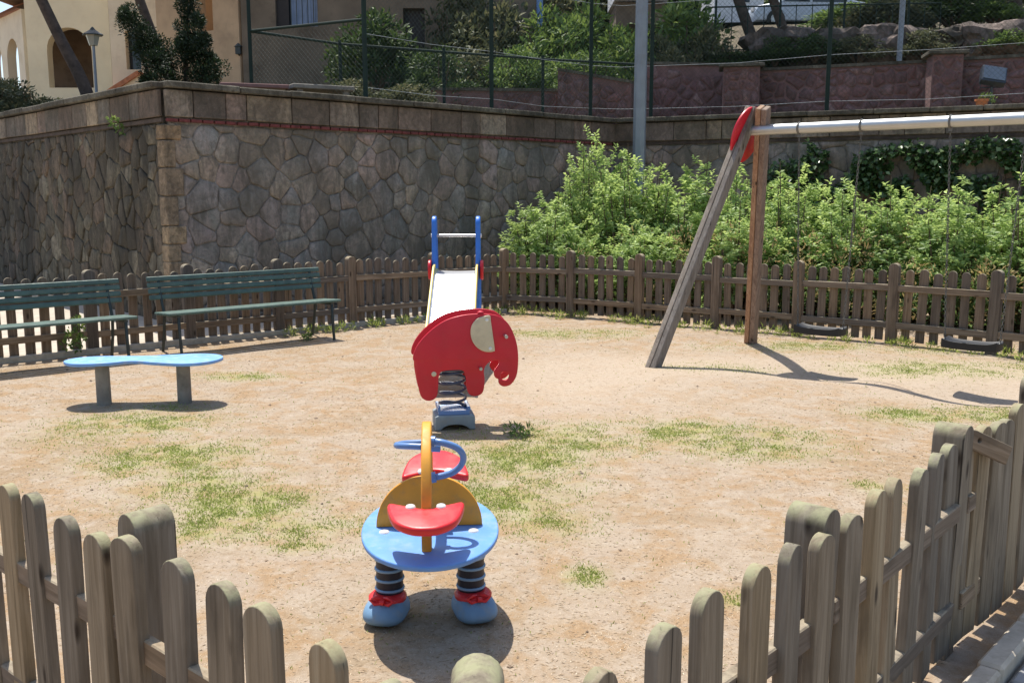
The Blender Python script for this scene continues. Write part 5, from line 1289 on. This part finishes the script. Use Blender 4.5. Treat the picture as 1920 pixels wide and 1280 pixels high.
sp = [
 (8, 150, 21.5, 1.5, 'dense dull green bush at the left edge before the side arches', 'leaf_olive'), (80, 185, 20.5, 1.4, 'low olive bush at the foot of the leaning pine, left', 'leaf_olive'), (-30, 150, 20, 1.6, 'olive green bush partly cut off at the left edge', 'leaf_olive'),
 (655, 150, 17.0, .9, 'small greyish shrub beside the concrete table', 'leaf_olive'), (760, 160, 18.2, 1.3, 'low greyish shrub behind the first tall fence post', 'leaf_olive'), (820, 95, 21.6, 1.6, 'dark shrub right of the brown house door', 'leaf_tree'), (700, 20, 24.5, 2.2, 'tall dark shrub against the brown house between window and door', 'leaf_tree'),
 (890, 100, 23, 2.2, 'grey-green shrub behind the tall fence post left of centre', 'leaf_olive'), (930, 10, 26, 2.8, 'tall yellowish shrub at the right end of the brown house', 'leaf_olive'), (860, -20, 26.6, 2.2, 'tall sparse tree-like shrub right of the dark door', 'leaf_olive'), (970, 90, 22.6, 1.7, 'bright green shrub by the lower fence end', 'leaf_mid'),
 (1040, 25, 25, 2.6, 'bright green leafy shrub left of the grey lamp pole', 'leaf_mid'), (1110, 15, 26, 2.8, 'full green shrub just left of the lamp pole top', 'leaf_mid'), (1165, 60, 24, 1.8, 'green shrub directly behind the lamp pole', 'leaf_mid'), (1095, 100, 23.2, 2.0, 'dense low shrub above the sloping reddish wall', 'leaf_mid'),
 (1235, 70, 24.5, 1.7, 'straw-coloured shrub right of the lamp pole', 'leaf_olive'), (1290, 5, 26, 3.0, 'large olive tree-like shrub right of the lamp pole', 'leaf_mid'), (1320, 55, 24.6, 1.8, 'dry brownish shrub below the large olive one', 'leaf_olive'), (1265, 95, 23.4, 1.6, 'low dry shrub above the shaded reddish wall', 'leaf_olive')]
for px, py, d, wd, lab, m_ in sp: shrub(px, py, d, wd, lab, m_)
for px, py, d, wd, lab, m_, yb_ in [
 (1530, 66, 23.2, 1.1, 'low dark shrub draped over the shaded boulders', 'leaf_tree', 118), (1610, 70, 23.0, 1.3, 'low shrub spilling over the rocks left of the thin pole', 'leaf_olive', 122), (1735, 58, 22.8, 1.2, 'scrubby shrub among the rocks right of the thin pole', 'leaf_olive', 112), (1885, 52, 22.6, 1.3, 'low green scrub on the boulders at the right edge', 'leaf_mid', 100), (1455, 70, 23.6, 1.0, 'dark scrub between the two leaning trunks', 'leaf_tree', 125),
 (1600, 10, 30, 2.6, 'loose green shrub between the pale car and thin pole', 'leaf_mid', 60), (1665, 0, 28, 2.4, 'grey-green leafy shrub behind the thin pole', 'leaf_olive', 60), (1790, -10, 29, 3, 'dark green shrub above the pinkish boulder', 'leaf_tree', 55), (1865, 5, 28, 1.6, 'yellow-green shrub left of the edge pine trunk', 'leaf_mid', 50), (1420, 92, 24.3, 1.4, 'dark low shrub beneath the left pine trunk', 'leaf_tree', 140), (1370, 100, 24.3, 1.4, 'dark low shrub left of the pine trunks', 'leaf_tree', 140)]:
    shrub(px, py, d, wd, lab, m_, ybase=yb_)
# background trees closing the view
TC = [clumps('tc', ellipsoid_clumps(rgt, 110, (.5, .5, .9)), [.12]*110, 55, .075, .03, rgt) for _ in range(2)]
TT = MB(); TT.tube([(0, 0, -.35), (0.02, 0, .2), (0, 0.01, .6)], [.03, .025, .01], 10)
for i in range(6): a = i*1.05; TT.tube([(0, 0, .1+i*.05), (.18*math.cos(a), .18*math.sin(a), .35+i*.05)], [.012, .005], 5)
TTm = TT.mesh('tt', 60)
labs = ['far green tree above the middle of the brown house', 'far tree behind the dark door\'s right side', 'far tree behind the yellowish shrub', 'far tree left of the pale house', 'far tree between the pale houses', 'far tree above the large olive shrub', 'far tree behind the pine trunks', 'far tree behind the pale car', 'far tree left of the thin pole', 'far tree right of the thin pole', 'far tree above the boulders', 'far tree at the right edge', 'far tree beyond the right edge trunk']
for i, px in enumerate((900, 965, 1040, 1110, 1270, 1330, 1450, 1540, 1620, 1700, 1790, 1880, 1960)):
    d = 46+(i*7 % 9); p = at(px, 60, d); t = thing('background_tree', labs[i], 'tree', (p.x, d, 4.5), i*1.3, 'trees far behind the terrace')
    o = obj('crown', TC[i % 2], M['leaf_tree'] if i % 3 else M['leaf_olive'], t, (0, 0, 1.2)); o.scale = (8.5, 7, 10.5 if i > 4 else 9)
    o = obj('trunk', TTm, M['bark'], t, (0, 0, 2.0)); o.scale = (8, 8, 8)

# juniper with twisted dark foliage
J = at(330, 160, 16.6); jt = thing('juniper_tree', 'dark green twisted juniper standing behind the wall corner', 'tree', (J.x, 16.6, 2.9))
jc = []; jr = []
lobes = [(240, 35, 14), (250, 55, 18), (268, 70, 20), (285, 85, 20), (262, 88, 16), (300, 105, 24), (320, 120, 26), (345, 120, 26), (355, 90, 20), (356, 60, 18), (352, 30, 16), (350, 5, 14), (350, -25, 12), (375, 105, 20), (385, 130, 22), (300, 140, 24), (330, 150, 26), (370, 150, 24), (400, 150, 18), (285, 120, 18), (372, 40, 10), (365, 75, 16), (385, 75, 9), (275, 150, 14), (340, 75, 10), (395, 112, 10), (232, 28, 8)]
for px, py, r in lobes:
    for k in range(6):
        q = at(px+rnd.gauss(0, r*.45), py+rnd.gauss(0, r*.45), 16.6+rnd.gauss(0, .22)); jc.append(q-J); jr.append(r*.0095*rnd.uniform(.6, 1.15))
obj('crown', clumps('jc', [(c.x, c.y, c.z+J.z-2.9) for c in jc], jr, 150, .065, .02, rgt, up=.5), M['leaf_dark'], jt)
mb = MB()
for px, py in ((250, 55), (352, 20), (385, 130), (320, 120)):
    e = at(px, py, 16.6)-J; mb.tube([(0, 0, 0), (e.x*.5, 0, .35), (e.x, 0, e.z+J.z-2.9)], [.06, .045, .015], 7)
obj('trunk', mb, M['bark'], jt)

# ------------------------------------------------------------------ green railing and parked car on the upper road
gf = thing('metal_railing', 'dark green metal railing on the bank before the pine trunks and car', 'railing', (0, 0, 0))
for i in range(15):
    p = at(1340+i*30, 100-i*1.5, 25.6+0.0*i); top = at(1340+i*30, 12-i*.6, 25.6)
    big = i % 4 == 0; mb = MB(); mb.tube([(p.x, 25.6, p.z-.3), (p.x, 25.6, top.z+(.25 if big else 0))], .03 if big else .012, 6); obj('post' if big else 'bar', mb, M['fence_green'], gf)
for yy in (14, 95):
    a = at(1335, yy, 25.6); b = at(1765, yy-8, 25.6); mb = MB(); mb.tube([a, b], .02, 6); obj('rail', mb, M['fence_green'], gf)
a = at(1340, 0, 25.6); b = at(1765, 0, 25.6); chain_run(gf, (a.x, 25.6), (b.x, 25.6), at(1500, 95, 25.6).z, at(1500, 12, 25.6).z, .16, .003, M['mesh_green'])
cp = at(1505, 62, 36); car = thing('parked_car', 'pale blue-white parked car behind the green railing and pine trunks', 'car', (cp.x, 36, cp.z), math.radians(4))
bp = [(-2.0, .28), (-2.05, .55), (-1.95, .78), (-1.2, .90), (-.62, 1.36), (.0, 1.45), (.9, 1.42), (1.5, 1.0), (1.98, .92), (2.05, .55), (2.0, .28)]
obj('body', plate(bp, 1.66, bev=.06, R=UP), M['car_paint'], car)
for wq in ([(-1.05, .92), (-.58, 1.30), (-.1, 1.36), (-.1, .92)], [(0.0, .92), (0, 1.37), (.82, 1.34), (1.25, 1.0), (1.22, .92)]): obj('side_window', plate(wq, 1.68, R=UP), M['glass'], car)
for x in (-1.3, 1.3):
    for s in (-1, 1):
        mb = MB(); mb.lathe([(.15, -.1), (.32, -.1), (.33, 0), (.32, .1), (.15, .1)], 20, R=RX); wh = obj('wheel', mb.mesh('w', 50), M['rubber'], car, (x, s*.78, .32))
        mb = MB(); mb.lathe([(.02, -.11), (.19, -.108), (.19, .108), (.02, .11)], 14, R=RX); obj('rim', mb, M['steel'], wh)
for s in (-.55, .55): mb = MB(); mb.box((0, 0, 0), (.06, .3, .14)); obj('headlight', mb, M['white_pl'], car, (-2.04, s, .68))
for s in (-.55, .55): mb = MB(); mb.box((0, 0, 0), (.06, .26, .16)); obj('tail_light', mb, M['red'], car, (2.04, s, .74))
mb = MB(); mb.add([(4, 34.0, cp.z-.02), (34, 31.5, cp.z-.02), (34, 41, cp.z), (4, 41, cp.z)], [(0, 1, 2, 3)]); obj('road', mb, M['asphalt'], kind='structure')
